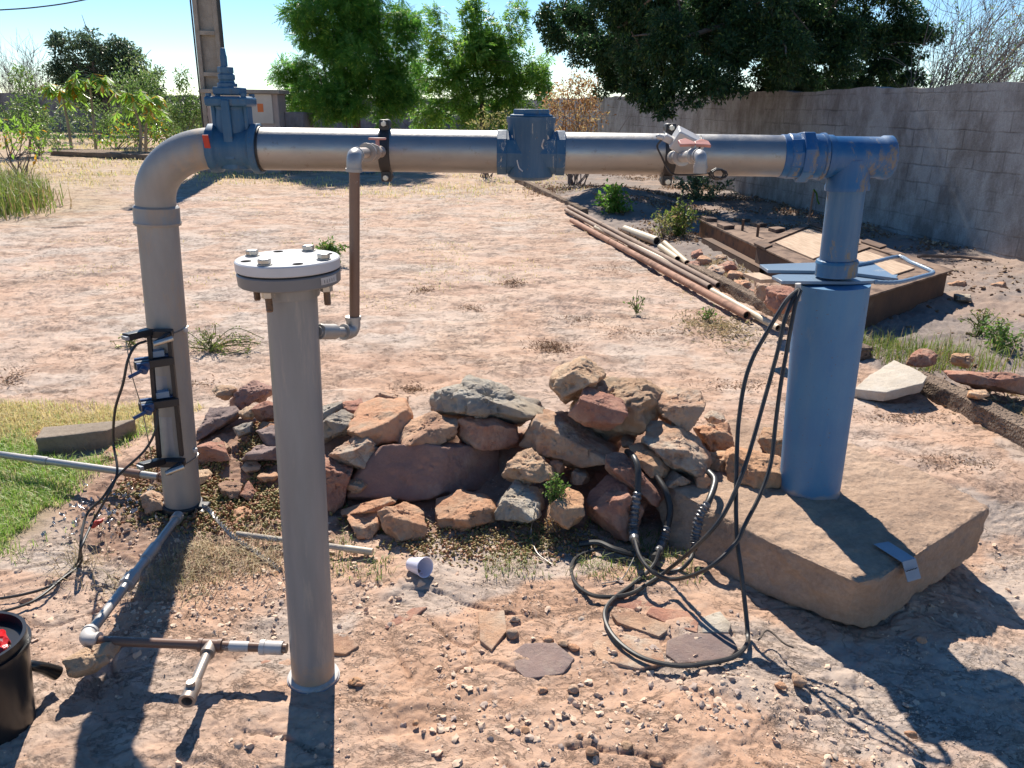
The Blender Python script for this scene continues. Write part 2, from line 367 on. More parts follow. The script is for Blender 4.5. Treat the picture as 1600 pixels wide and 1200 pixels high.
M['blue'] = mat_paint('blue_valve_paint', (.012, .075, .155), (.018, .095, .19), (.10, .12, .14), (.58, .66), rough=.5, dust=.3)
M['bluecheck'] = mat_paint('blue_paint_with_mineral_runs', (.010, .065, .14), (.015, .08, .17), (.42, .40, .35), (.60, .64), streak=True, sc=7, rough=.5, dust=.3)
M['bluetee'] = mat_paint('blue_plastic', (.008, .075, .21), (.012, .10, .25), (.20, .17, .13), (.55, .62), rough=.42, dust=.25)
M['bluepipe'] = mat_paint('scuffed_blue_pipe', (.018, .10, .22), (.028, .13, .26), (.22, .18, .12), (.54, .60), rough=.4, dust=.4)
M['casing'] = mat_paint('pale_blue_casing', (.04, .155, .32), (.055, .19, .35), (.13, .21, .30), (.57, .7), rough=.5, dust=.2, mud=.035)
M['plate'] = mat_paint('blue_grey_plate', (.17, .24, .32), (.14, .21, .30), (.3, .3, .3), (.6, .7))
M['brown'] = mat_simple('brown_plastic_tube', (.19, .105, .07), (.165, .09, .06), .4, 0, 6, .1, .002, dirt=(.42, .36, .31), dirtamt=(.60, .63), dsc=13)
M['fit'] = mat_metal('grey_metal_fittings', (.42, .40, .385), (.31, .29, .27), .42, .55, (.3, .22, .17))
M['brass'] = mat_metal('dull_brass', (.42, .36, .31), (.30, .24, .20), .4, .6)
M['rusty'] = mat_simple('rusty_pipe_steel', (.38, .20, .13), (.30, .155, .10), .8, .1, 10, .4, .003, 60, dirt=(.13, .075, .055), dirtamt=(.5, .7))
M['rusty2'] = mat_simple('brown_rusty_steel', (.29, .20, .15), (.20, .13, .095), .8, .1, 10, .4, .003, 60)
M['palepipe'] = mat_simple('pale_pipe', (.55, .47, .35), (.48, .38, .26), .5, 0, 8, .2, .002, dirt=(.30, .17, .09), dirtamt=(.6, .75))
M['rustplate'] = mat_simple('dark_rusty_plate', (.085, .052, .038), (.14, .075, .045), .85, .1, 5, .5, .004, 40, dirt=(.22, .14, .09), dirtamt=(.55, .75))
M['rustor'] = mat_simple('orange_rusty_plate', (.26, .115, .05), (.16, .07, .035), .85, 0, 6, .5, .004, 40, dirt=(.07, .05, .04), dirtamt=(.5, .65))
M['ply'] = mat_simple('weathered_plywood', (.50, .36, .25), (.34, .23, .15), .8, 0, 5, .3, .002, 60, s3=(6, 1, 1), dirt=(.23, .15, .1), dirtamt=(.6, .8))
M['dirtytop'] = mat_simple('dusty_rusted_top', (.24, .155, .105), (.15, .09, .06), .9, 0, 5, .6, .006, 30, dirt=(.09, .055, .04), dirtamt=(.48, .6))
M['black'] = mat_simple('black_rubber', (.016, .016, .017), (.024, .023, .023), .45, 0, 10, .15, .001)
M['cable'] = mat_simple('black_cable', (.022, .021, .021), (.05, .045, .04), .42, 0, 18, .12, .001, dirt=(.13, .105, .085), dirtamt=(.58, .8), dsc=9)
M['tape'] = mat_simple('silvery_tape', (.22, .22, .225), (.06, .06, .065), .3, .3, 60, .5, .003, 60)
M['strap'] = mat_simple('dark_clamp_plastic', (.02, .018, .019), (.03, .026, .025), .5)
M['blackm'] = mat_simple('black_anodised_metal', (.009, .010, .013), (.014, .014, .018), .4, .0)
M['bluep'] = mat_simple('dark_blue_plastic', (.02, .05, .13), (.03, .065, .16), .35)
M['bolt'] = mat_simple('zinc_bolt', (.58, .55, .50), (.42, .38, .33), .35, .8, 20)
M['boltr'] = mat_simple('rusty_bolt', (.30, .20, .12), (.2, .12, .08), .6, .5, 20, .5, .002)
M['white'] = mat_simple('white_plastic', (.55, .52, .49), (.45, .42, .39), .45, dirt=(.33, .25, .19), dirtamt=(.52, .66), dsc=14)
M['pink'] = mat_simple('faded_red_plastic', (.55, .24, .19), (.5, .21, .17), .45)
M['red_paint'] = mat_simple('red_paint', (.45, .03, .015), (.38, .03, .015), .5)
M['redbag'] = mat_simple('red_plastic_film', (.55, .015, .02), (.62, .5, .48), .25, 0, 9, .8, .01, 14, lo=.58, hi=.6)
M['bucket'] = mat_simple('black_bucket_plastic', (.011, .011, .012), (.016, .016, .017), .28, 0, 6, .1, .002, 20)
M['cup'] = mat_simple('white_cup_plastic', (.72, .70, .80), (.68, .66, .77), .3, 0, 6, .05)
M['lab'] = mat_simple('aluminium_label', (.30, .32, .36), (.24, .26, .3), .5, .6)
M['ink'] = mat_simple('black_ink', (.02, .02, .02), (.03, .03, .03), 1, spec=0)  # ink print, also the painted dark of bolt holes and pipe ends
M['panel'] = mat_simple('cream_metal_door', (.55, .49, .42), (.48, .42, .36), .6, 0, 3)
M['orange_label'] = mat_simple('orange_sticker', (.65, .16, .03), (.6, .14, .03), .5)
M['boxwall'] = mat_simple('pinkish_masonry', (.40, .32, .28), (.34, .27, .24), .9, 0, 4, .4, .01, 20)
M['foil'] = mat_simple('crumpled_foil', (.55, .53, .52), (.40, .38, .37), .25, .9, 30, 1, .01, 60)
M['wire'] = mat_simple('galvanised_wire', (.35, .33, .31), (.25, .23, .21), .4, .7, 50)
M['bark'] = mat_simple('grey_brown_bark', (.14, .11, .085), (.09, .07, .055), .95, 0, 8, .8, .02, 20)
M['bark2'] = mat_simple('pale_papaya_trunk', (.34, .28, .21), (.26, .21, .155), .9, 0, 8, .5, .01, 20)
M['twig'] = mat_simple('bare_twig_bark', (.20, .155, .14), (.15, .115, .10), .9)
M['neem'] = mat_leaf('neem_leaf', (.055, .155, .022), (.10, .24, .035), (.25, .38, .06), .52, frac3=.1)
M['neem2'] = mat_leaf('bright_leaf', (.07, .17, .022), (.13, .26, .035), (.23, .34, .06), .5, frac3=.2)
M['bigleaf'] = mat_leaf('dark_evergreen_leaf', (.018, .048, .02), (.036, .085, .03), (.16, .23, .06), .38, .38, frac3=.06)
M['fartree'] = mat_leaf('grey_green_leaf', (.055, .095, .055), (.09, .14, .075), (.15, .20, .09), .32, .4)
M['papaya'] = mat_leaf('papaya_leaf', (.13, .25, .03), (.22, .36, .05), (.42, .22, .02), .45, .35, frac3=.16)
M['shrub'] = mat_leaf('shrub_leaf', (.08, .15, .035), (.15, .24, .06), (.22, .26, .10), .35, .45, frac3=.2)
M['bush'] = mat_leaf('yellow_green_bush_leaf', (.09, .15, .025), (.17, .22, .04), (.26, .19, .09), .35, .55, frac3=.25)
M['deadleaf'] = mat_leaf('dry_orange_leaf', (.38, .22, .10), (.28, .15, .07), (.42, .33, .16), .35, .7, frac3=.3)
M['drybush'] = mat_leaf('dry_yellow_leaf', (.36, .32, .13), (.27, .25, .10), (.2, .24, .07), .35, .7, frac3=.3)
M['grass'] = mat_leaf('green_grass', (.14, .26, .035), (.26, .40, .07), (.46, .42, .2), .35, .5, frac3=.28)
M['drygrass'] = mat_leaf('dry_grass', (.60, .50, .25), (.52, .42, .20), (.40, .44, .17), .35, .7, frac3=.2)
M['straw'] = mat_leaf('straw', (.46, .37, .22), (.32, .24, .14), (.2, .2, .08), .25, .7, frac3=.1)
M['litter'] = mat_leaf('fallen_leaves', (.30, .18, .10), (.17, .10, .06), (.40, .30, .2), .15, .8, frac3=.2)
M['succ'] = mat_leaf('creeping_succulent', (.30, .20, .085), (.24, .21, .07), (.38, .19, .10), .1, .6, frac3=.35)
M['weed'] = mat_leaf('fresh_weed_leaf', (.08, .18, .025), (.14, .24, .05), (.3, .26, .1), .35, .5, frac3=.15)
M['flower'] = mat_simple('pale_yellow_petal', (.75, .68, .3), (.7, .62, .25), .6)
M['gravel'] = mat_leaf('gravel_stone', (.54, .35, .25), (.62, .48, .36), (.40, .31, .26), 0.0, .85, frac3=.2, spec=.2)

# ------------------------------------------------------------ ground
def macro(x, y):
    m = .10 * np.exp(-((x + 1.08) / .42)**2 - ((y - 3.05) / .38)**2)
    m = m + .15 * np.exp(-((y - 3.02) / .2)**2) * sst(x, -1.0, -.7) * (1 - sst(x, .7, 1.0))
    m = m - .13 * sst(x, 1.15, 1.75) * (1 - sst(y, 2.5, 3.1)) - .045 * sst(x, .5, .95) * (1 - sst(y, 2.2, 2.6)) * (1 - sst(x, 1.1, 1.6))
    m = m + .22 * np.exp(-((x - 1.55) / .8)**2 - ((y - 12.6) / 1.6)**2) + .02 * np.exp(-((x - 2.15) / .3)**2 - ((y - 7.2) / 1.5)**2)
    m = m + .05 * (fbm2(x * .6, y * .6, 3, 5) - .5) * sst(y, 3.5, 8) - .03 * sst(x, -1.0, -1.4) * 0
    soil = sst(x, 2.15 - .178 * (y - 4.1) - .02, 2.15 - .178 * (y - 4.1) + .1) * sst(y, 2.6, 3.2)
    return m + soil * .06 * (fbm2(x * 2.2, y * 2.2, 4, 31) - .5)
def soilmask(x, y):
    r = sst(x, 2.12 - .178 * (y - 4.1), 2.2 - .178 * (y - 4.1)) * sst(y, 2.4, 3.4)
    e = .35 * (fbm2(x * 3, y * 3, 3, 71) - .5)
    l = np.exp(-(((x + 1.05) / .62)**2 + ((y - 2.72) / .62)**2)**2)
    l = sst(l + e, .35, .6)
    p = np.exp(-(((x + .05) / .95)**2 + ((y - 2.72) / .34)**2)**2); p = sst(p + e, .35, .6)
    return r, l, p
def grassmask(x, y):
    e = .5 * (fbm2(x * 2.5, y * 2.5, 4, 91) - .5)
    g = sst(-1.52 - .0 - x + e, -.05, .12) * sst(y - 2.05 + e, -.05, .25) * (1 - sst(y + e * .5, 3.4, 3.75))
    return g
def ground_h(x, y, full=True):
    x = np.asarray(x, float); y = np.asarray(y, float)
    h = macro(x, y)
    r, l, p = soilmask(x, y); soft = np.clip(r + l + p, 0, 1); gm = grassmask(x, y)
    wx = x + .12 * (fbm2(x * 3, y * 3, 3, 11) - .5) * 2; wy = y + .12 * (fbm2(x * 3 + 9, y * 3, 3, 12) - .5) * 2
    f1, f2, cid = voro(wx * 3.2, wy * 4.4, 3); edge = f2 - f1
    reveal = sst(fbm2(x * 1.1, y * 1.1, 4, 44), .36, .56)
    hard = (1 - np.clip(soft + gm, 0, 1))
    crack = (1 - sst(edge, .01, .07)) * reveal * hard * sst(fbm2(x * 4, y * 4, 3, 47), .42, .6)
    tn = fbm2(wx * 3.2 + 3, wy * 5.6, 7, 21) * 13; fr = tn - np.floor(tn); terr = np.floor(tn) + sst(fr, .42, .60)
    tn2 = fbm2(wx * 9 + 1, wy * 15, 6, 25) * 8; fr2 = tn2 - np.floor(tn2); terr2 = np.floor(tn2) + sst(fr2, .4, .6)
    det = ((terr - 6.5) * .0030 + (terr2 - 4) * .0020) * hard
    det = det - crack * .010 + (cid - .5) * .007 * reveal * hard + (fbm2(x * 9, y * 9, 5, 61) - .5) * (.004 + .035 * soft) + (fbm2(x * 45, y * 45, 3, 66) - .5) * (.006 + .014 * soft)
    det = det - .004 * hard
    if not full: return h + det
    return h + det, dict(r=r, l=l, p=p, gm=gm, crack=crack, cid=cid, reveal=reveal, hard=hard, fr=fr, fr2=fr2, tn=tn)
def build_ground():
    ys = list(-np.geomspace(.3, 30, 14)[::-1] + .9) + list(np.arange(.9, 2.9, .0056)) ; y = 2.9
    while y < 45: ys.append(y); y *= 1.0042
    ys += list(np.geomspace(y, 900, 30)); ys = np.array(ys)
    s = np.concatenate([-np.geomspace(.95, 30, 26)[::-1], np.linspace(-.93, .93, 760), np.geomspace(.95, 30, 26)])
    sw = np.maximum(ys, .9) + .25
    X = s[None, :] * sw[:, None]; Y = np.repeat(ys[:, None], len(s), 1)
    x, y = X.ravel(), Y.ravel(); h, d = ground_h(x, y)
    far = 1 - sst(y, 40, 60); h = h * far
    def C(*c): return np.array(c)[None, :]
    T = lambda a: a[:, None]
    pink, grey, tan, ora = C(.50, .345, .265), C(.41, .345, .295), C(.52, .385, .29), C(.50, .30, .195)
    cid = d['cid']; c = np.where(T(cid) < .3, pink, np.where(T(cid) < .5, grey, np.where(T(cid) < .85, tan, C(.40, .255, .195))))
    base = lerp(pink, tan, T(fbm2(x * .8, y * .8, 3, 101)))
    c = lerp(base, c, T(.12 + .33 * d['reveal']))
    c = lerp(c, C(.45, .395, .35), T(sst(fbm2(x * .9 + 5, y * 1.2, 6, 103), .5, .66) * .7))
    c = lerp(c, ora, T(sst(fbm2(x * 1.7, y * 2.0, 5, 104), .56, .72) * .5))
    c = lerp(c, C(.13, .085, .065), T(d['crack'] * .6))
    ledge = np.exp(-((d['fr'] - .5) / .09)**2) * d['hard'] * sst(fbm2(x * 3, y * 3, 2, 8), .36, .56); c = lerp(c, C(.17, .12, .10), T(ledge * (.6 + .3 * sst(y, 2.8, 4.5))))  # dark lines paint the ledge fronts' shade into the colour; double as cracks
    ledge = np.exp(-((d['fr2'] - .5) / .12)**2) * d['hard'] * sst(fbm2(x * 2, y * 2, 2, 9), .40, .58); c = lerp(c, C(.19, .135, .11), T(ledge * (.5 + .4 * sst(y, 2.8, 4.5))))  # finer ledges: front-face shade painted in likewise, stronger with distance
    c = lerp(c, C(.47, .30, .21) * (.85 + .3 * T(fbm2(x * 12, y * 12, 3, 40))), T(sst(fbm2(x * 2.3, y * 3, 4, 108), .52, .6) * .55 * d['hard']))
    c = lerp(c, C(.30, .155, .095) * (.7 + .6 * T(fbm2(x * 14, y * 14, 4, 109))), T(np.clip(d['l'] + d['p'], 0, 1)))
    c = lerp(c, C(.155, .125, .115) * (.7 + .7 * T(fbm2(x * 5, y * 5, 4, 110))), T(d['r']))
    c = lerp(c, C(.26, .18, .14), T(d['r'] * sst(fbm2(x * 1.5, y * 1.5, 4, 111), .50, .64)))
    c = lerp(c, C(.20, .15, .07), T(d['gm'] * .9))
    # dry grass tint far away
    fg = sst(y + 2 * (fbm2(x * .5, y * .5, 4, 112) - .5), 12.5, 15.5); c = lerp(c, C(.44, .30, .19), T(fg * .6 * (1 - d['r'])))
    fl = sst(-x - .42 * y + 1.5 * (fbm2(x * .7, y * .7, 4, 113) - .5), 0.4, 1.6) * sst(y, 8, 11); c = lerp(c, C(.36, .27, .15), T(fl * .6))
    c = lerp(c, C(.14, .085, .055), T(np.exp(-((x + 1.25) / .26)**2 - ((y - 2.5) / .25)**2) * .7))
    nY, nX = X.shape; i = np.arange((nY - 1) * nX).reshape(nY - 1, nX)[:, :-1].ravel()
    F = np.stack([i, i + 1, i + nX + 1, i + nX], 1)
    dark = sst(fbm2(x * 5, y * 9, 6, 121), .57, .66) * d['hard']; c = lerp(c, c * C(.74, .68, .64), T(dark)); c = c * np.where(T(d['hard']) > .5, C(1.12, 1.10, 1.08), 1)
    lite = sst(fbm2(x * 2.4 + 8, y * 3.5, 6, 122), .55, .66) * d['hard']; c = lerp(c, C(.58, .49, .42), T(lite * .35))
    c = lerp(c, C(.44, .375, .33), .24); c = lerp(c, C(.50, .30, .195), T((1 - sst(y, 2.6, 5.5)) * (.22 + .46 * sst(fbm2(x * 1.3 + 4, y * 1.6, 5, 140), .40, .62)) * d['hard'])); c = lerp(c, C(.43, .375, .33) * (.85 + .3 * T(fbm2(x * 9, y * 9, 3, 142))), T((1 - sst(y, 2.8, 4.5)) * sst(fbm2(x * 1.6 + 11, y * 2.2, 6, 141) + .05 * sst(x, .3, 1.2), .53, .62) * .7 * d['hard'])); c = np.concatenate([c, T(d['hard'])], 1)
    o = npmesh('ground', np.stack([x, y, h], 1), F, M['ground'], None, True, 0, c, center=False)
    tag(o, 'pinkish stone paved yard with cracks and orange dust', 'ground', kind='structure')
build_ground()
def gz(x, y): return float(ground_h(np.array([x]), np.array([y]), False)[0])

# ------------------------------------------------------------ walls
def wall_grid(name, p0, p1, h, th, mat, res, bump, label, topbump=.02, part=True):
    p0 = np.array(p0, float); p1 = np.array(p1, float); L = np.linalg.norm(p1 - p0); d = (p1 - p0) / L; nrm = np.array([d[1], -d[0]])
    nu = int(L / res) + 1; prof = [(-.02, -.05)]
    nz = int(h / res); prof = [(0, -.15 + (h + .15) * k / nz) for k in range(nz + 1)] + [(th, h), (th, -.15)]
    u = np.linspace(0, L, nu); V = np.zeros((nu, len(prof), 3))
    for j, (o_, z) in enumerate(prof):
        b = (fbm2(u * 1.3, np.full_like(u, z * 1.3), 5, 200) - .5) * bump + (fbm2(u * 7, np.full_like(u, z * 7), 4, 201) - .5) * bump * .35
        if o_ > 0: b = b * 0
        zz = z + (topbump * (fbm2(u * 1.7, u * 0, 4, 202) - .5) * 2 if z > h - .01 else 0)
        q = p0[None, :] + d[None, :] * u[:, None] + nrm[None, :] * (o_ + b)[:, None]
        V[:, j, 0] = q[:, 0]; V[:, j, 1] = q[:, 1]; V[:, j, 2] = zz
    n = len(prof); i = (np.arange(nu - 1)[:, None] * n + np.arange(n - 1)[None, :]).ravel()
    F = np.stack([i, i + 1, i + n + 1, i + n], 1)
    o = npmesh(name, V.reshape(-1, 3), F, mat, None, True, 50)
    return tag(o, label, 'wall')
def wx(y): return 5.30 - .18 * (y - 8.2)
wall_grid('boundary_wall', (wx(40), 40), (wx(3), 3), 1.70, .22, M['wall'], .045, .09, 'long grey rendered block wall on the right side of the yard', .04)
wall_grid('boundary_wall', (-45, 41.5), (wx(40) + .2, 39.8), 1.75, .2, M['wall_far'], .3, .05, 'distant dark grey wall crossing behind the papaya and neem trees', .03)

# ------------------------------------------------------------ foliage tools
def rand_rot(n, up=0.0):
    q = rng.normal(size=(n, 3)); q[:, 2] += up; q /= np.linalg.norm(q, axis=1)[:, None]
    a = rng.normal(size=(n, 3)); a -= q * (a * q).sum(1)[:, None]; a /= np.linalg.norm(a, axis=1)[:, None]
    return a, np.cross(q, a), q
def inst(TV, TF, pos, ax, ay, az, sc):
    n = len(pos); k = len(TV); sc = np.broadcast_to(np.asarray(sc, float), (n,))
    V = pos[:, None, :] + sc[:, None, None] * (TV[None, :, 0, None] * ax[:, None, :] + TV[None, :, 1, None] * ay[:, None, :] + TV[None, :, 2, None] * az[:, None, :])
    Fs = [(f[None, :, :] + (np.arange(n) * k)[:, None, None]).reshape(-1, f.shape[1]) for f in TF]
    return V.reshape(-1, 3), Fs
def leaf_t(l=1, w=.4, fold=.15):   # single leaf, along x
    V = np.array([[0, 0, 0], [.45 * l, w / 2, fold * w], [l, 0, -.1 * l], [.45 * l, -w / 2, fold * w]]); return V, [np.array([[0, 1, 2, 3]])]
def pinnate(pairs=5, L=1.0, ll=.42, lw=.12):
    V = []; F = []
    for i in range(pairs):
        t = .15 + .8 * i / pairs; s = ll * (1 - .35 * abs(i / pairs - .4))
        for sg in (-1, 1):
            k = len(V); b = np.array([t * L, 0, -.25 * t * t * L]); d = np.array([.45, sg * .85, -.28]); d /= np.linalg.norm(d); q = np.array([.85, -sg * .45, 0]) * lw / 2
            V += [b, b + d * s * .45 + q, b + d * s, b + d * s * .45 - q]; F.append([k, k + 1, k + 2, k + 3])
    k = len(V); b = np.array([.9 * L, 0, -.2 * L]); V += [b, b + [ll * .4, lw / 2, -.05], b + [ll * .9, 0, -.15], b + [ll * .4, -lw / 2, -.05]]; F.append([k, k + 1, k + 2, k + 3])
    return np.array(V), [np.array(F)]
def crown_pts(clumps, dens):
    P = []; O = []
    for (c, r) in clumps:
        r = np.array(r if hasattr(r, '__len__') else (r, r, r), float)
        n = int(dens * (r[0] * r[2] + r[1] * r[2] + r[0] * r[1]) / 3)
        d = rng.normal(size=(n, 3)); d /= np.linalg.norm(d, axis=1)[:, None]
        rad = (rng.random(n)**.45)
        nz = fbm3(d * 2.2 + np.array(c) * 3, 3, 17)
        p = d * rad[:, None] * (.45 + 1.0 * nz)[:, None]
        keep = noise3((p * r + c) * (2.2 / r.mean()) * 1.6, 23) > .42
        p = p[keep]; P.append(np.array(c) + p * r); O.append(d[keep])
    return np.concatenate(P), np.concatenate(O)
def crown(name, mat, parent, clumps, dens, tmpl, size, droop=.3, jitter=.35, outw=1.0):
    P, O = crown_pts(clumps, dens); n = len(P)
    ax = O * outw + rng.normal(size=(n, 3)) * .7; ax[:, 2] -= droop; ax /= np.linalg.norm(ax, axis=1)[:, None]
    up = rng.normal(size=(n, 3)) * .6; up[:, 2] += 1; ay = np.cross(up, ax); ay /= np.linalg.norm(ay, axis=1)[:, None]; az = np.cross(ax, ay)
    V, F = inst(tmpl[0], tmpl[1], P, ax, ay, az, size * (1 + jitter * (rng.random(n) * 2 - 1)))
    return npmesh(name, V, F, mat, parent, False, 0)
def limb(mb, a, b, r0, r1, k=6, wig=.08):
    a = np.array(a, float); b = np.array(b, float); L = np.linalg.norm(b - a); mid = (a + b) / 2 + np.array([random.gauss(0, wig * L) for _ in range(3)])
    P = spline([a, mid, b], k); mb.tube(P, list(np.linspace(r0, r1, len(P))), 7)
def subclump(clumps, k, fr=.34, flat=.62, seed=1):
    rs = np.random.default_rng(seed); out = []
    for c, r in clumps:
        r = float(np.mean(r)); n = max(3, int(k))
        for _ in range(n):
            d = rs.normal(size=3); d /= np.linalg.norm(d); q = rs.random()**.5 * .85
            rr_ = r * fr * rs.uniform(.7, 1.3); out.append((np.array(c) + d * r * q, (rr_, rr_, rr_ * flat)))
    return out
def px_clumps(L, Y):
    out = []
    for c in L:
        x, y, r = c[:3]; dY = c[3] if len(c) > 3 else 0; out.append((A(x, y, Y + dY), r * (Y + dY) / FPX * 1.02))
    return out
def tree(name, label, cat, base, trunk_top, clumps, dens, tmpl, size, leafmat, barkmat, tr=.12, group=None, droop=.3, limbs=10, part='crown', sub=None):
    root = empty(name, base, label, cat, group)
    crown(part, leafmat, root, subclump(clumps, *sub) if sub else clumps, dens, tmpl, size, droop)
    mb = MB(); limb(mb, base, trunk_top, tr, tr * .7, 6, .03)
    cl = sorted(clumps, key=lambda c: -np.mean(c[1]))[:limbs]
    for c, r in cl: limb(mb, trunk_top, c, tr * .55, tr * .12, 5)
    for c, r in cl:
        for _ in range(4): limb(mb, c, np.array(c) + rng.normal(size=3) * np.mean(r) * .5, tr * .14, tr * .04, 3)
    mb.build('trunk', barkmat, root)
    return root

LT = leaf_t(1, .42); PN = pinnate(5); PN2 = pinnate(4, 1, .5, .17)
# neem trees
n1 = px_clumps([(545, 20, 78), (500, 60, 60, -.4), (590, 50, 65, .3), (475, 118, 34), (505, 150, 48, -.7), (560, 120, 75, -.5), (610, 120, 50), (462, 165, 32), (540, 165, 38, -.8), (600, 160, 40, -.4), (630, 150, 34), (520, -40, 60), (585, -50, 60), (445, 108, 20), (628, 60, 34), (475, 25, 34)], 20)
tree('neem_tree', 'dense deep green neem tree with skirt of foliage near the ground behind the pipe', 'tree', (A(558, 215, 20)[0], 20, 0), A(556, 130, 20), n1, 1500, PN, .20, M['neem'], M['bark'], .11, sub=(13, .36, .6, 3))
n2 = px_clumps([(745, 95, 62), (700, 120, 44), (790, 120, 50), (680, 50, 26), (735, 40, 32), (800, 55, 26), (670, 170, 36), (730, 160, 46), (790, 165, 36), (830, 110, 36), (810, 15, 17), (680, 18, 14), (738, 5, 16), (845, 140, 22), (660, 110, 26), (765, 60, 30)], 23)
tree('neem_tree', 'lighter and looser green neem tree right of the dense one, sky showing between shoots', 'tree', (A(755, 215, 23)[0], 23, 0), A(752, 140, 23), n2, 900, PN2, .22, M['neem2'], M['bark'], .08, sub=(11, .36, .65, 4))
# big tree over the wall
bc = []
random.seed(3)
for (x, y, r, dY) in [(905, 20, 50, 1), (880, 60, 36, 0), (930, 80, 50, 0), (985, 30, 70, -1), (1000, 100, 60, -1), (1060, 60, 75, -2), (1080, 120, 50, -2.2), (1130, 20, 80, -1), (1150, 100, 60, -2), (1210, 50, 80, -2), (1230, 110, 50, -1), (1290, 30, 75, -1), (1300, 95, 55, -1), (1360, 60, 60, 0), (1400, 20, 50, 0), (1375, 115, 34, 0), (1010, 150, 30, -1.5), (1040, 155, 34, -2), (960, 130, 34, 0), (1340, -40, 90, 0), (1180, -70, 110, -1), (1020, -60, 100, -1), (910, -50, 60, 0), (1100, -140, 120, -1), (1260, -140, 110, -1), (1420, 85, 26, 0), (855, 25, 24, 0), (1110, 60, 80, 1), (1240, 70, 80, 1), (1330, 125, 26, 1), (1270, 135, 26, 1), (1300, 128, 30, 0), (1350, 135, 28, 0), (1240, 140, 24, 0), (1400, 105, 30, 0), (1190, 135, 30, 0), (1150, 145, 26, 1), (1225, 150, 22, 1), (1290, 145, 24, 1), (1340, 148, 22, 1), (1395, 138, 22, 1), (1420, 125, 28, 0), (1445, 50, 34, 0), (1390, 140, 24, 1), (1120, 140, 26, -1), (1000, 60, 80, 1.5)]:
    bc += px_clumps([(x, y, r * .88, dY)], 14.5)
tree('evergreen_tree', 'huge dark green evergreen tree hanging over the grey wall', 'tree', (5.75, 15.5, 0), A(1215, 60, 15), bc, 17000, LT, .062, M['bigleaf'], M['bark'], .2, limbs=16, sub=(12, .42, .7, 5))

# ground-side shrubs right: bare twiggy shrub over the wall
def twig_shrub(base, n, L, spread, mat, name, label, cat, leafs=None, seed=1, th=.012, lean=(0, 0), branch=5, leafn=600, lsz=.05, group=None):
    random.seed(seed); root = empty(name, base, label, cat, group); mb = MB(); pts = []
    for i in range(n):
        a = random.uniform(0, 6.283); s = random.uniform(.1, 1) * spread; l = L * random.uniform(.6, 1)
        d = np.array([math.cos(a) * s + lean[0], math.sin(a) * s + lean[1], 1.0]); d /= np.linalg.norm(d); b = np.array(base) + np.array([math.cos(a), math.sin(a), 0]) * .1 * s
        P = [b]; cur = d.copy()
        for k in range(6): cur = cur + np.array([random.gauss(0, .1), random.gauss(0, .1), -.03]); cur /= np.linalg.norm(cur); P.append(P[-1] + cur * l / 6)
        mb.tube(P, list(np.linspace(th, th * .25, 7)), 4)
        for q in range(branch):
            k = random.randint(2, 6); e = cur + np.array([random.gauss(0, .6), random.gauss(0, .6), random.gauss(0.1, .4)]); e /= np.linalg.norm(e)
            Q = [P[k]]
            for _ in range(3): e = e + np.array([random.gauss(0, .2) for _ in range(3)]); e /= np.linalg.norm(e); Q.append(Q[-1] + e * l * .1)
            mb.tube(Q, list(np.linspace(th * .45, th * .15, 4)), 3); pts += Q[1:]
        pts += P[3:]
    mb.build('branches', mat, root, smooth=False)
    if leafs:
        pts = np.array(pts); P = pts[rng.integers(0, len(pts), leafn)] + rng.normal(size=(leafn, 3)) * lsz
        a, b, c = rand_rot(leafn, .3); V, F = inst(*LT, P, a, b, c, lsz * (1 + .4 * rng.normal(size=leafn)).clip(.4, 2)); npmesh('foliage', V, F, leafs, root, False, 0)
    return root
twig_shrub((A(1425, 140, 11)[0], 11, .6), 46, 2.7, .5, M['twig'], 'bare_shrub', 'half bare twiggy shrub leaning right above the wall beside the big tree', 'shrub', M['shrub'], 5, .010, (.55, 0), 7, 1500, .035)
twig_shrub((A(1560, 140, 12)[0], 12, .6), 40, 2.4, .35, M['twig'], 'bare_shrub', 'reddish bare shrub above the wall at the right edge', 'shrub', M['deadleaf'], 6, .008, (.1, 0), 8, 700, .03)
twig_shrub((A(1480, 140, 16)[0], 16, .4), 60, 3.2, .6, M['twig'], 'bare_shrub', 'tangled grey bare shrub behind the other twiggy shrubs over the wall', 'shrub', None, 8, .010, (.1, 0), 9)
# dry bushes near the trees
def clump_bush(name, label, cat, L, Y, dens, tm, size, mat, stems=14, group=None, base_px=None, bmat='twig', sr=.012):
    cl = px_clumps(L, Y); c0 = cl[0][0]; bx = A(base_px, 200, Y)[0] if base_px else c0[0]
    root = empty(name, (bx, Y, 0), label, cat, group); crown('foliage', mat, root, cl, dens, tm, size, .2)
    mb = MB()
    for i in range(stems):
        c, r = cl[i % len(cl)]; limb(mb, (bx + random.gauss(0, .08), Y + random.gauss(0, .08), -.02), np.array(c) + rng.normal(size=3) * np.mean(r) * .5, sr, sr * .3, 4)
    mb.build('stems', M[bmat], root, smooth=False); return root
clump_bush('dry_bush', 'orange dried up bush standing at the far end of the grey wall', 'bush', [(900, 150, 34), (880, 185, 32), (925, 180, 30), (905, 120, 18), (865, 160, 22), (930, 125, 14), (900, 210, 30), (930, 235, 20), (885, 140, 20), (920, 150, 22)], 15.5, 3200, LT, .07, M['deadleaf'], 22)
clump_bush('dry_bush', 'small pale yellow bush beneath the lighter neem tree', 'bush', [(765, 190, 24), (745, 200, 16), (790, 185, 16)], 17, 3000, LT, .06, M['drybush'], 12)
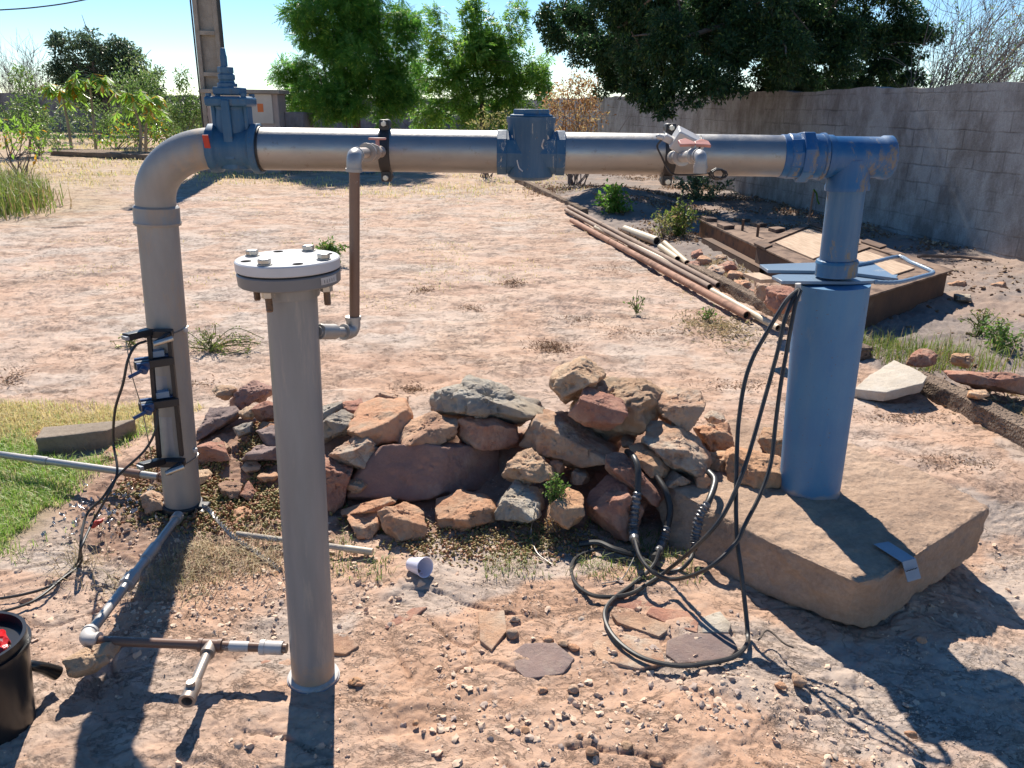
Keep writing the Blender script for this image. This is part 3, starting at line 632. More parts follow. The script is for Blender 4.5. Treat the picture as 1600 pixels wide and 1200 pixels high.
# far left trees
fl = px_clumps([(120, 95, 42), (95, 80, 26), (150, 75, 38), (170, 120, 46), (200, 100, 40), (215, 140, 36), (110, 130, 34), (150, 140, 40), (190, 75, 20), (230, 120, 24), (90, 60, 14), (245, 150, 24)], 37)
tree('bushy_tree', 'dark grey green bushy tree behind the papaya trees', 'tree', (A(165, 200, 37)[0], 37, 0), A(165, 150, 37), fl, 1700, LT, .17, M['fartree'], M['bark'], .2, sub=(8, .38, .8, 6))
clump_bush('tall_shrub', 'slim shrub with upright shoots just left of the concrete pole', 'shrub', [(285, 120, 14), (288, 145, 14), (310, 165, 18), (280, 165, 22), (300, 185, 24), (325, 180, 18), (270, 190, 20)], 26, 3024, LT, 0.106, M['shrub'], 10, 'shrubs on the far left')
clump_bush('tall_shrub', 'leafy shrub filling the gap between the papaya trees', 'shrub', [(215, 150, 28), (240, 165, 26), (225, 190, 30), (195, 185, 24), (250, 195, 24), (235, 125, 18)], 27, 2592, LT, 0.106, M['shrub'], 10, 'shrubs on the far left')
clump_bush('tall_shrub', 'bright green shrub beside the bare purple thicket', 'shrub', [(35, 120, 18), (42, 150, 18), (48, 178, 26), (25, 190, 22), (65, 195, 24)], 22, 3024, LT, 0.099, M['shrub'], 10, 'shrubs on the far left')
clump_bush('tall_shrub', 'yellowish leafy shrub low between the papaya trunks', 'shrub', [(180, 205, 22), (160, 215, 18), (200, 210, 20), (245, 205, 22), (265, 215, 18)], 25, 1500, LT, .10, M['papaya'], 10, 'shrubs on the far left')
clump_bush('tall_shrub', 'broad pale green shrub hiding the foot of the dark bushy tree', 'shrub', [(150, 190, 24), (125, 200, 20), (175, 185, 20), (105, 175, 18), (140, 165, 16)], 30, 1500, LT, .11, M['shrub'], 10, 'shrubs on the far left')
clump_bush('tall_shrub', 'dull green shrub against the far wall left of the pole', 'shrub', [(275, 195, 22), (300, 200, 22), (322, 200, 18), (255, 190, 18), (310, 175, 14)], 29, 1500, LT, .10, M['shrub'], 10, 'shrubs on the far left')
clump_bush('tall_shrub', 'tall loose shrub overlapping the right side of the dark bushy tree', 'shrub', [(200, 110, 22), (225, 130, 22), (185, 130, 18), (215, 95, 14), (240, 110, 14), (205, 150, 22)], 28, 900, LT, .11, M['shrub'], 8, 'shrubs on the far left')
clump_bush('tall_shrub', 'leafy green shrub at the left edge in front of the far wall', 'shrub', [(10, 180, 20), (30, 165, 16), (70, 215, 18), (95, 220, 14), (50, 205, 20)], 21, 1500, LT, .10, M['shrub'], 10, 'shrubs on the far left')
clump_bush('round_shrub', 'soft grey green shrub in front of the distant wall', 'shrub', [(85, 185, 24), (100, 195, 20), (70, 200, 18)], 28, 700, LT, .14, M['fartree'], 8)
for (x, Y, n_, s_) in ((15, 44, 40, .5), (60, 44, 40, .5)):
    twig_shrub((A(x, 170, Y)[0], Y, 0), n_, 4.0, .5, M['twig'], 'bare_thicket', 'hazy bare purple grey thicket behind the wall, %s' % ('at the left edge' if x < 30 else 'beside the dark bushy tree'), 'shrub', None, int(x), .02, (0, 0), 10)
# papaya trees
def papaya(xb, yb, xt, yt, r, n, label, seed):
    rs = np.random.default_rng(seed); b = G(xb, yb); Y = b[1]; t = A(xt, yt, Y)
    root = empty('papaya_tree', b, label, 'tree', 'papaya trees at the back of the yard')
    mb = MB(); mb.tube(spline([b, (b + t) / 2 + [rs.normal() * .06, 0, 0], t], 6), list(np.linspace(.05, .03, 13)), 8); mb.build('trunk', M['bark2'], root)
    rr = r * Y / FPX; V = []; F = []
    for i in range(n):
        a = i * 2.4 + rs.random() * .5; el = rs.uniform(-.5, .9); d = np.array([math.cos(a) * math.cos(el), math.sin(a) * math.cos(el), math.sin(el)]); L = rr * rs.uniform(.6, .95)
        c = t + d * L - [0, 0, .1 * L]; s = rr * rs.uniform(.45, .65)
        for k in range(9):     # lobes
            q = -2.2 + 4.4 * k / 8 + rs.normal() * .08; fwd = np.array([d[0], d[1], -.65]); fwd /= np.linalg.norm(fwd); side = np.cross([0, 0, 1], fwd); side /= np.linalg.norm(side)
            e = fwd * math.cos(q) + side * math.sin(q); e[2] -= .2 + .2 * rs.random(); w_ = np.cross(e, [0, 0, 1]); w_ /= np.linalg.norm(w_) + 1e-9; j = len(V)
            V += [c, c + e * s * .5 + w_ * s * .14, c + e * s, c + e * s * .5 - w_ * s * .14]; F.append([j, j + 1, j + 2, j + 3])
        j = len(V); w_ = np.array([-d[1], d[0], 0]) * .012; V += [t - w_, t + w_, c + w_, c - w_]; F.append([j, j + 1, j + 2, j + 3])
    npmesh('crown', np.array(V), np.array(F), M['papaya'], root, False, 0)
papaya(112, 234, 98, 152, 34, 22, 'leftmost papaya tree with yellowing drooping leaves', 1)
papaya(150, 234, 140, 132, 32, 22, 'tallest papaya tree with slender straight trunk', 2)
papaya(218, 243, 207, 160, 30, 18, 'leaning papaya tree with sparse leaves in the shrub group', 3)
papaya(228, 241, 232, 165, 28, 20, 'papaya tree nearest the pole with orange tinted leaves', 4)
# left shrubs near frame edge
clump_bush('leafy_bush', 'glossy leafy bush at the left edge below the papaya trees', 'bush', [(20, 215, 24), (45, 205, 20), (5, 200, 22), (60, 235, 16), (35, 190, 14)], 15, 1300, LT, .11, M['papaya'], 12)
# low grassy bush
def grass_patch(name, label, cat, P, hgt, wid, mat, lean=.5, kind='stuff', segs=2, parent=None, hj=.5):
    n = len(P); a = rng.random(n) * 6.283; d = np.stack([np.cos(a), np.sin(a), np.zeros(n)], 1); s = np.stack([-np.sin(a), np.cos(a), np.zeros(n)], 1)
    H = hgt * (1 + hj * (rng.random(n) * 2 - 1)); ln = lean * rng.random(n)
    w_ = wid * (.7 + .6 * rng.random(n))
    b0 = P - s * w_[:, None] / 2; b1 = P + s * w_[:, None] / 2
    m = P + d * (ln * H * .35)[:, None] + np.array([0, 0, 1]) * (H * .6)[:, None]
    m0 = m - s * w_[:, None] * .4; m1 = m + s * w_[:, None] * .4
    t = P + d * (ln * H * 1.1)[:, None] + np.array([0, 0, 1]) * (H * (1 - .25 * ln))[:, None]
    V = np.stack([b0, b1, m1, m0, t], 1).reshape(-1, 3); i = np.arange(n) * 5
    F = [np.stack([i, i + 1, i + 2, i + 3], 1), np.stack([i + 3, i + 2, i + 4], 1)]
    o = npmesh(name, V, F, mat, parent, False, 0)
    if parent is None: tag(o, label, cat, kind=kind)
    return o
def scatter(n, xr, yr, mask=None):
    x = rng.uniform(*xr, n); y = rng.uniform(*yr, n)
    if mask is not None: k = mask(x, y) > rng.random(n); x, y = x[k], y[k]
    return np.stack([x, y, ground_h(x, y, False) - .004], 1)
P = scatter(26000, (-9.6, -5.4), (9.0, 15.5), lambda x, y: np.exp(-(((x + .62 * y + .35) / .75)**2 + ((y - 12) / 1.6)**2)**2))
grass_patch('grassy_bush', 'low yellow green grassy bush at the left edge of the yard', 'bush', P, .34, .013, M['bush'], 1.2, kind='thing')

# green lawn patch lower left, dry fringe behind it
P = scatter(90000, (-2.9, -1.2), (1.95, 3.5), lambda x, y: grassmask(x, y) * (1 - sst(y, 3.05, 3.35)) * sst(fbm2(x * 5, y * 5, 4, 300), .34, .52))
grass_patch('green_grass', 'short bright green grass in the damp lower left corner', 'grass', P, .034, .0030, M['grass'], 1.1)
P = scatter(26000, (-3.6, -1.5), (3.0, 3.6), lambda x, y: grassmask(x, y - .05) * sst(y, 3.0, 3.3) * sst(fbm2(x * 4, y * 4, 3, 301), .3, .5))
grass_patch('dry_grass', 'pale yellow dry grass behind the concrete block', 'grass', P, .035, .0034, M['drygrass'], 1.1)
# far dry grass
P = scatter(12000, (-9, 1.2), (13.0, 21), lambda x, y: sst(fbm2(x * 1.0, y * 1.0, 4, 302), .44, .58) * sst(y + fbm2(x, x * 0, 2, 5) * 2, 13.6, 15.5))
grass_patch('far_dry_grass', 'straw coloured dry grass under the horizontal pipe in the distance', 'grass', P, .06, .010, M['drygrass'], 1.2)
P = scatter(30000, (-24, -5), (16, 40), lambda x, y: sst(fbm2(x * .5, y * .5, 4, 303), .4, .55))
grass_patch('far_left_grass', 'dry and green grass around the papaya trees', 'grass', P, .08, .02, M['drygrass'], 1.2)
P = scatter(14000, (-5.0, 1.5), (5.5, 14), lambda x, y: sst(fbm2(x * 1.3, y * 1.3, 4, 304), .60, .68))
grass_patch('sparse_dry_tufts', 'sparse flattened dry tufts on the stone paving', 'grass', P, .022, .006, M['drygrass'], 1.4)

# ============================================================ kerb, slab, rocks
def rough_solid(name, MBo, mat, cuts, amp, sc, label=None, cat=None, parent=None, seed=0, group=None, bev=.012):
    """solid from an MB, subdivided and roughened with real displacement"""
    V = np.array(MBo.v); c = np.array([(V[:, 0].min() + V[:, 0].max()) / 2, (V[:, 1].min() + V[:, 1].max()) / 2, V[:, 2].min()])
    bm = bmesh.new(); vs_ = [bm.verts.new(v) for v in (V - c)]
    for f in MBo.f: bm.faces.new([vs_[i] for i in f])
    bmesh.ops.recalc_face_normals(bm, faces=bm.faces)
    if bev: bmesh.ops.bevel(bm, geom=bm.edges[:] , offset=bev, segments=2, affect='EDGES', profile=.6)
    bmesh.ops.triangulate(bm, faces=[f for f in bm.faces if len(f.verts) > 4])
    for _ in range(9):
        es = [e for e in bm.edges if e.calc_length() > cuts * 1.4]
        if not es or len(bm.verts) > 60000: break
        bmesh.ops.subdivide_edges(bm, edges=es, cuts=1, use_grid_fill=True); bmesh.ops.triangulate(bm, faces=[f for f in bm.faces if len(f.verts) > 3])
    bm.normal_update(); co = np.array([v.co[:] for v in bm.verts]); no = np.array([v.normal[:] for v in bm.verts]); w_ = co + c
    d = (fbm3(w_ * sc, 5, seed) - .5) * 2 * amp + (fbm3(w_ * sc * 6, 3, seed + 9) - .5) * amp * .7
    co = co + no * d[:, None]
    for v, p in zip(bm.verts, co): v.co = p
    me = bpy.data.meshes.new(name); bm.to_mesh(me); bm.free()
    me.polygons.foreach_set('use_smooth', [True] * len(me.polygons)); me.set_sharp_from_angle(angle=R(55))
    o = link_mesh(name, me, mat, parent, c); return tag(o, label, cat, group)

# kerb along the right
def kerb_piece(y0, y1, h, wd, label, seed):
    mb = MB(); n = 2; xk = lambda y: 2.12 - .178 * (y - 4.1)
    b = [(xk(y0), y0, -.1), (xk(y0) + wd, y0 + .02, -.1), (xk(y1) + wd, y1, -.1), (xk(y1), y1, -.1)]
    t = [(xk(y0) + .012, y0, h), (xk(y0) + wd - .012, y0 + .02, h), (xk(y1) + wd - .012, y1, h), (xk(y1) + .012, y1, h)]
    mb.prism(t, b); rough_solid('kerb', mb, M['kerb'], .035, .014, 7, label, 'kerb', seed=seed, bev=.01)
kerb_piece(2.2, 4.05, .085, .13, 'coarse concrete kerb running right from the pale stone slab', 41)
kerb_piece(4.5, 7.2, .075, .12, 'dusty kerb behind the ends of the rusty pipes', 42)
kerb_piece(10.9, 16.1, .11, .11, 'brown straight kerb running away under the check valve', 43)
mb = MB(); q = [G(80, 243), G(245, 250), G(247, 245), G(82, 237)]; mb.prism([p + [0, 0, .12] for p in q], q); rough_solid('kerb', mb, M['kerb'], .3, .02, 2, 'low far kerb in front of the papaya trees', 'kerb', seed=44, bev=.02)

# slab
SZ = .15
top = [G(1012, 742, SZ), G(1200, 845, SZ), G(1342, 911, SZ), G(1378, 903, SZ), G(1548, 792, SZ), G(1440, 735, SZ), G(1318, 690, SZ), G(1150, 650, SZ)]
bot = [G(1045, 850, 0), G(1200, 918, 0), G(1322, 966, -.01), G(1368, 968, -.01), G(1532, 850, -.0), G(1440, 800, -.04), G(1318, 730, -.04), G(1150, 690, -.04)]
for b in bot: b[2] -= .03
mb = MB(); mb.prism(top, bot)
rough_solid('concrete_slab', mb, M['slab'], .011, .015, 15, 'thick rough sandy concrete slab carrying the blue well casing', 'slab', seed=50, bev=.014)

# rocks
_ico = {}
def ico(k):
    if k not in _ico:
        bm = bmesh.new(); bmesh.ops.create_icosphere(bm, subdivisions=k, radius=1)
        _ico[k] = (np.array([v.co[:] for v in bm.verts]), np.array([[v.index for v in f.verts] for f in bm.faces])); bm.free()
    return _ico[k]
def rock(poly, Y, mat, label, depth=.55, topk=.5, seed=0, group='stones of the rough pile', name='rock', tilt=None, rough=1.0, parent=None, lod=6, sharp=36, cat='rock'):
    rs = np.random.default_rng(seed + 1000); pp = np.array(poly, float); c2 = (pp.min(0) + pp.max(0)) / 2
    C = A(c2[0], c2[1], Y); dv = ray(*c2); dv = dv / np.linalg.norm(dv); Z = (C - [0, 0, CAMH]) @ CF
    ex = np.cross(dv, [0, 0, 1]); ex /= np.linalg.norm(ex); ey = np.cross(ex, dv)
    k = Z / FPX; q = (pp - c2) * k; q[:, 1] *= -1
    W = (q[:, 0].max() - q[:, 0].min()) / 2; H = (q[:, 1].max() - q[:, 1].min()) / 2
    D = depth * (W + H) * .75 if depth > 0 else -depth
    up = np.array([ex[2], ey[2], dv[2]])                     # world up in rock frame (x right, y up, z away)
    N = []; d_ = []
    area = sum(q[i, 0] * q[(i + 1) % len(q), 1] - q[(i + 1) % len(q), 0] * q[i, 1] for i in range(len(q)))
    if area < 0: q = q[::-1]
    for i in range(len(q)):
        a, b = q[i], q[(i + 1) % len(q)]; e = b - a; nn = np.array([e[1], -e[0]]); nn /= np.linalg.norm(nn); dd = nn @ a
        if dd < .15 * min(W, H): dd = .15 * min(W, H)
        N.append([nn[0], nn[1], rs.uniform(-.3, .15)]); d_.append(dd)
    fr = np.array([rs.normal() * .25, rs.normal() * .12 + .05, -1.]); N.append(fr); d_.append(D * rs.uniform(.75, .95))
    fr = np.array([rs.choice([-1, 1]) * rs.uniform(.5, .9), rs.normal() * .2, -1.]); N.append(fr); d_.append(D * rs.uniform(.95, 1.15))
    N.append([rs.normal() * .2, 0, 1.]); d_.append(D)
    if topk:
        for s_ in ((0, 1) if topk < .9 else (0,)):
            t = up + np.array([rs.normal() * .28, 0, rs.normal() * .10 - .08]); sup = max(abs(H * t[1]) * .95, .02); N.append(t); d_.append(sup * (topk + .12 * s_) + D * .15)
    N = np.array(N); d_ = np.array(d_); V, F = ico(lod)
    s = np.maximum((V @ N.T) / d_, 1e-4); p = sharp; r = (s**p).sum(1)**(-1 / p)
    Q = V * r[:, None]; sz = (W + H) / 2
    off = rs.uniform(0, 50, 3)
    stra = Q @ np.array([.15, 1, .3])
    dsp = (fbm3(Q / sz * 1.5 + off, 4, 3) - .5) * .22 * sz * rough + (fbm3(Q * 22 + off, 5, 7) - .5) * .042 * (.4 + .6 * rough) * min(1, sz / .08) - np.maximum(fbm3(Q * 45 + off + 9, 3, 8) - .58, 0) * .05 * rough
    ln = noise3(np.stack([stra * 40, stra * 0, stra * 0], 1) + off, 5); dsp += (np.floor(ln * 4) / 4 - .4) * .006 * rough
    Q = Q + V * dsp[:, None]
    Wd = C[None, :] + Q[:, :1] * ex + Q[:, 1:2] * ey + Q[:, 2:3] * dv
    o = npmesh(name, Wd, F, M[mat] if isinstance(mat, str) else mat, parent, True, 40)
    if parent is None: tag(o, label, cat, group)
    return o
PILE = 'stones of the rough pile'
rock([(591, 694), (714, 694), (812, 704), (780, 772), (720, 775), (648, 792), (543, 780), (550, 738)], 2.72, 'dark', 'largest dark flat faced stone in the middle of the pile', depth=-.13, topk=0, seed=1, rough=.35, sharp=40)
rock([(567, 622), (633, 630), (645, 656), (624, 697), (582, 698), (541, 673)], 2.86, 'sand', 'big tan sandstone with smooth sloping top, left end of the upper row', .7, .3, 2, rough=.5, sharp=34)
rock([(645, 654), (672, 645), (714, 654), (713, 684), (672, 703), (621, 701), (632, 671)], 2.80, 'mix', 'cream topped rounded stone left of the long lichen stone', .7, .55, 3)
rock([(672, 629), (690, 612), (729, 597), (795, 603), (840, 620), (850, 644), (812, 664), (750, 655), (696, 652), (676, 644)], 2.90, 'grey', 'long grey lichen covered stone lying on top of the pile', .55, .5, 4, rough=1.7)
rock([(712, 657), (738, 651), (808, 661), (811, 692), (789, 703), (735, 700), (716, 682)], 2.82, 'red', 'smooth red stone directly under the long grey lichen stone', .6, .8, 5, rough=.6)
rock([(515, 708), (561, 674), (570, 680), (592, 707), (566, 736), (540, 726)], 2.70, 'mix', 'pointed stone with pale top on the left edge of the pile', .7, .4, 6)
rock([(500, 703), (552, 732), (536, 784), (510, 806), (490, 770)], 2.62, 'red', 'reddish stone partly behind the grey flanged pipe', .7, .5, 7)
rock([(527, 791), (609, 780), (619, 788), (576, 805), (532, 800)], 2.50, 'sand', 'thin flat slab of sandstone at the foot of the pile', .8, .4, 8)
rock([(543, 804), (591, 801), (599, 821), (578, 849), (562, 849)], 2.42, 'sand', 'wedge shaped stone under the thin flat slab', .7, .5, 9)
rock([(591, 800), (636, 780), (661, 788), (665, 834), (648, 847), (615, 847), (594, 818)], 2.42, 'sand', 'squarish stone with grey crusted top, front of the pile', .75, .45, 10)
rock([(684, 782), (708, 771), (750, 780), (774, 797), (770, 816), (720, 829), (688, 826)], 2.48, 'sand', 'sandstone with a bright sunlit top in front of the dark flat stone', .7, .35, 11)
rock([(774, 797), (807, 750), (841, 757), (845, 800), (812, 817), (776, 811)], 2.50, 'grey', 'speckled grey stone beside the creeping weed', .75, .35, 12, rough=1.3)
rock([(787, 740), (804, 716), (831, 702), (860, 728), (865, 744), (822, 754)], 2.62, 'mortar', 'lumpy tan stone resting right of the dark flat stone', .7, .5, 13, rough=1.4)
rock([(860, 790), (891, 759), (913, 770), (913, 806), (887, 826), (857, 813)], 2.42, 'orange', 'bright orange tan wedge shaped stone under the weed', .75, .4, 14, rough=.6)
rock([(812, 700), (837, 651), (876, 651), (926, 677), (962, 698), (950, 721), (900, 731), (856, 717)], 2.76, 'mix', 'broad brown stone with pale patch below the tan head shaped stone', .6, .5, 15)
rock([(498, 662), (534, 642), (551, 653), (542, 677), (500, 688)], 2.84, 'grey', 'whitish rough stone just right of the grey flanged pipe', .7, .5, 16, rough=1.4)
rock([(500, 632), (534, 629), (538, 640), (502, 652)], 2.98, 'grey', 'small bluish grey stone behind the whitish one', .7, .5, 17)
rock([(536, 628), (567, 622), (566, 650), (547, 665), (538, 652)], 2.98, 'red', 'small dark stone half hidden by the big tan sandstone', .7, .5, 18)
rock([(585, 617), (600, 610), (635, 621), (636, 634), (590, 629)], 3.05, 'mix', 'small stone at the back of the upper row', .8, .5, 19)
rock([(862, 606), (870, 567), (899, 556), (928, 562), (946, 578), (940, 600), (908, 616), (886, 632)], 2.86, 'mortar', 'head shaped tan stone at the very top of the pile', .8, .55, 20, rough=1.2)
rock([(900, 604), (948, 580), (992, 586), (1024, 612), (1018, 662), (992, 683), (940, 680), (893, 655)], 2.84, 'mortar', 'tan lump of mortar and stone right of the topmost stone', .6, .45, 21, rough=1.5)
rock([(889, 652), (918, 602), (968, 619), (981, 640), (964, 666), (905, 664)], 2.68, 'red', 'dark red tile of stone stuck on the mortar lump', .4, .3, 22, rough=.7)
rock([(1019, 620), (1055, 604), (1088, 607), (1098, 627), (1086, 662), (1064, 675), (1019, 641)], 2.82, 'mix', 'red and white blotched stone at the right end of the top row', .7, .5, 23)
rock([(1002, 669), (1049, 664), (1094, 676), (1111, 708), (1102, 746), (1055, 734), (1005, 701)], 2.62, 'mix', 'large stone with grey hollowed top above the cable joints', .65, .45, 24)
rock([(980, 699), (1010, 697), (1044, 729), (1042, 742), (1022, 747), (990, 722)], 2.58, 'orange', 'orange wedge under the stone with the hollowed top', .7, .4, 25, rough=.6)
rock([(944, 717), (956, 701), (980, 715), (1036, 771), (1030, 788), (1010, 782), (945, 734)], 2.50, 'red', 'speckled pink slab leaning diagonally behind the left cable', .45, .5, 26, rough=.8)
rock([(914, 771), (932, 731), (956, 733), (1008, 787), (997, 842), (968, 846), (918, 797)], 2.46, 'red', 'large smooth red brown stone leaning on the slab', .6, .4, 27, rough=.6)
rock([(1030, 746), (1055, 736), (1081, 750), (1060, 765), (1038, 759)], 2.52, 'mix', 'small pale rimmed stone lying on the slab edge', .7, .5, 28)
rock([(1086, 747), (1103, 731), (1116, 747), (1104, 762), (1089, 760)], 2.52, 'sand', 'small rounded stone beside the right cable joint', .8, .5, 29, lod=5)
rock([(1078, 669), (1133, 655), (1146, 690), (1150, 710), (1112, 713), (1096, 690)], 2.86, 'sand', 'pale dusty stone behind the orange block on the slab', .7, .7, 30)
rock([(1105, 708), (1133, 704), (1147, 720), (1140, 738), (1104, 734)], 2.66, 'orange', 'small orange block wedged beside the slab', .8, .5, 31, lod=5)
rock([(1133, 720), (1148, 706), (1217, 712), (1222, 738), (1218, 757), (1178, 764), (1142, 758), (1134, 736)], 2.56, 'orange', 'rectangular tan block touching the blue casing', .6, .6, 32, rough=.7)
rock([(1186, 693), (1193, 667), (1232, 668), (1232, 710), (1200, 710)], 2.80, 'orange', 'tan stone half hidden behind the blue casing', .7, .4, 33, rough=.8)
LG = 'stones left of the flanged pipe'
rock([(364, 616), (405, 590), (426, 590), (428, 613), (400, 631), (368, 639)], 3.30, 'dark', 'layered brown stone at the back left end of the pile', .7, .5, 34, LG, rough=1.3)
rock([(307, 687), (328, 633), (368, 635), (374, 651), (340, 672)], 3.08, 'purple', 'purple brown stone just right of the tall riser pipe', .7, .4, 35, LG)
rock([(394, 637), (430, 622), (436, 658), (408, 655)], 3.06, 'red', 'reddish stone among the creeping plants behind the flanged pipe', .7, .5, 36, LG)
rock([(367, 667), (394, 661), (392, 677), (372, 683)], 2.96, 'grey', 'small grey cube of stone among the creeping plants', .8, .6, 37, LG, lod=5)
rock([(404, 672), (432, 665), (434, 701), (418, 701)], 2.90, 'purple', 'angular stone touching the left side of the flanged pipe', .7, .5, 38, LG, lod=5)
rock([(306, 696), (349, 683), (357, 720), (308, 725)], 2.84, 'red', 'flat faced red stone at the foot of the riser pipe', .6, .4, 39, LG, rough=.6)
rock([(378, 715), (403, 694), (434, 702), (436, 722)], 2.80, 'purple', 'low flat stone below the small grey cube', .8, .5, 40, LG, lod=5)
rock([(344, 755), (357, 749), (380, 758), (374, 781), (347, 773)], 2.62, 'mix', 'small stone in the red soil, left one of two', .8, .5, 41, LG, lod=5)
rock([(374, 771), (389, 754), (399, 771), (392, 786)], 2.60, 'red', 'small triangular stone in the red soil, right one of two', .8, .4, 42, LG, lod=5)
rock([(360, 800), (385, 790), (402, 812), (382, 822), (362, 815)], 2.50, 'sand', 'pale chip of sandstone on the soil above the thin tube', .8, .5, 48, LG, lod=5)
rock([(408, 1030), (440, 1018), (458, 1040), (456, 1062), (428, 1066)], 1.74, 'red', 'brown stone leaning against the foot of the flanged pipe', .8, .5, 43, None, lod=5)
rock([(108, 1020), (135, 1006), (186, 1012), (182, 1030), (156, 1046), (113, 1044)], 1.655, 'mortar', 'chunk of pale concrete propping up the white elbow', .6, .9, 44, None)
rock([(222, 772), (240, 764), (258, 775), (256, 796), (226, 798)], 2.52, 'mix', 'reddish lump of stone in the crumpled foil', .8, .5, 45, None, lod=5)
rock([(255, 655), (292, 650), (295, 690), (262, 692), (246, 676)], 3.00, 'red', 'red stone behind the tall riser pipe', .7, .5, 49, None, lod=5)
RG = 'stones in the grey soil right of the kerb'
rock([(1420, 572), (1424, 558), (1440, 544), (1458, 552), (1458, 568), (1434, 574)], 4.15, 'red', 'pinkish stone just behind the pale slab stone', .8, .5, 51, RG, lod=5)
rock([(1488, 556), (1508, 550), (1518, 558), (1514, 571), (1490, 570)], 4.2, 'orange', 'tan stone in front of the green weeds at the right', .8, .5, 52, RG, lod=5)
rock([(1484, 592), (1530, 584), (1600, 578), (1612, 584), (1608, 604), (1520, 609), (1495, 601)], 3.85, 'red', 'long flat brown stone at the right edge', .5, .6, 53, RG)
rock([(1514, 612), (1536, 606), (1544, 616), (1528, 626), (1514, 622)], 3.6, 'orange', 'small bright stone below the long flat one', .8, .5, 54, RG, lod=5)
rock([(1480, 440), (1502, 438), (1508, 449), (1484, 452)], 6.7, 'sand', 'small stone on the soil right of the rusty formwork', .8, .5, 55, RG, lod=5)
rock([(1548, 440), (1566, 440), (1570, 450), (1552, 453)], 6.7, 'sand', 'small stone near the right edge by the wall', .8, .5, 56, RG, lod=5)
rock([(1494, 462), (1514, 460), (1518, 470), (1496, 471)], 6.1, 'grey', 'grey stone on the soil beside the formwork corner', .8, .5, 57, RG, lod=5)
_t = [G(1334, 607, .05), G(1350, 592, .07), G(1397, 562, .09), G(1424, 573, .11), G(1449, 588, .125), G(1443, 598, .12), G(1384, 613, .075)]
mb = MB(); mb.prism(_t, [p - np.array([0, -.01, .055]) for p in _t]); rough_solid('stone_slab', mb, M['white_stone'], .014, .006, 14, 'pale cream slab of stone lying on the kerb end', 'stone slab', seed=58, bev=.006)
rock([(1196, 690 - 240), (1216, 446), (1236, 452), (1238, 484), (1212, 488), (1196, 476)], 5.0, 'red', 'tan red stone behind the cables under the plate', .8, .5, 59, 'rubble beside the rusty formwork', lod=5)
rock([(1180, 440), (1200, 434), (1214, 446), (1200, 470), (1182, 462)], 5.4, 'mix', 'brown stone behind the cables, left of the tan red one', .8, .5, 60, 'rubble beside the rusty formwork', lod=5)
random.seed(12); RUB = ['nearest the pale pipes', 'in the middle of the rubble', 'with a sharp top corner', 'half buried in the dust', 'below the angle iron', 'next to the kerb end', 'at the back of the rubble', 'beside the dry stalks', 'under the formwork corner', 'standing on its edge']
for i, (x, y, s_) in enumerate([(1082, 418, 11), (1100, 408, 12), (1118, 424, 14), (1135, 418, 12), (1147, 430, 10), (1104, 430, 9), (1090, 398, 9), (1160, 445, 12), (1128, 404, 8), (1172, 458, 9)]):
    pl = [(x + s_ * 1.25 * math.cos(a) * random.uniform(.8, 1.2), y + .9 * s_ * math.sin(a) * random.uniform(.8, 1.2)) for a in np.linspace(0, 5.3, 6)]
    s_ *= 1.25; rock(pl, float(G(x, y + s_ * .6)[1]) + .05, ['red', 'sand', 'mix'][i % 3], 'broken reddish stone ' + RUB[i], .8, .5, 70 + i, 'rubble beside the rusty formwork', lod=4)
random.seed(33)
for i, (x, y, s_, Y_, l_) in enumerate([(352, 612, 13, 3.25, 'tan stone left of the layered brown stone'), (340, 700, 15, 2.86, 'pinkish stone between the flat faced red stone and the low flat stone'), (418, 668, 12, 2.98, 'small pale stone hugging the flanged pipe behind the purple one'), (388, 645, 12, 3.08, 'tan chunk behind the small grey cube'), (392, 730, 14, 2.76, 'pale wedge stone under the low flat stone'), (420, 745, 13, 2.70, 'rounded tan stone beside the flanged pipe near the soil'), (318, 745, 12, 2.70, 'sandy stone just right of the riser pipe foot'), (412, 790, 12, 2.58, 'tan lump left of the flanged pipe above the thin tube'), (556, 760, 13, 2.60, 'small pale stone filling the gap left of the dark flat stone'), (690, 716, 10, 2.78, 'small chip wedged above the dark flat stone'), (905, 745, 14, 2.62, 'pale stone wedged between the lumpy and the smooth red stones'), (870, 728, 12, 2.66, 'tan chip under the broad brown stone'), (1060, 660, 12, 2.78, 'small tan stone behind the hollowed stone'), (1120, 655, 13, 3.0, 'dusty low stone behind the slab stones'), (980, 690, 12, 2.72, 'pale chip under the mortar lump')]):
    pg = [(x + s_ * 1.2 * math.cos(a) * random.uniform(.8, 1.2), y + .9 * s_ * math.sin(a) * random.uniform(.8, 1.2)) for a in np.linspace(0, 5.3, 6)]
    rock(pg, Y_, ['mortar', 'mix', 'sand'][i % 3], l_, .8, .5, 300 + i, 'small filler stones of the pile', lod=5)
# thin flagstones lying on the ground
def flagstone(pts, th, mat, label, seed, z=0.0):
    top = [G(x, y, z + th) for x, y in pts]; bot = [p - [0, 0, th + .03] for p in top]
    mb = MB(); mb.prism(top, bot); return rough_solid('flagstone', mb, M[mat], .012, .0035, 12, label, 'flagstone', seed=seed, bev=.003)
FZ = -.011
flagstone([(1042, 1000), (1075, 988), (1140, 990), (1152, 1012), (1138, 1030), (1060, 1036), (1040, 1022)], .014, 'purple', 'grey purple flagstone inside the black cable loop', 81, FZ)
flagstone([(797, 1020), (820, 1005), (868, 1004), (898, 1028), (880, 1052), (822, 1060), (806, 1045)], .014, 'purple', 'grey purple flagstone among the pebbles in the foreground', 82, FZ)
flagstone([(955, 958), (985, 955), (1048, 975), (1042, 985), (1030, 994), (965, 972)], .018, 'mix', 'tan flagstone left of the pink one inside the cable loop', 83, FZ)
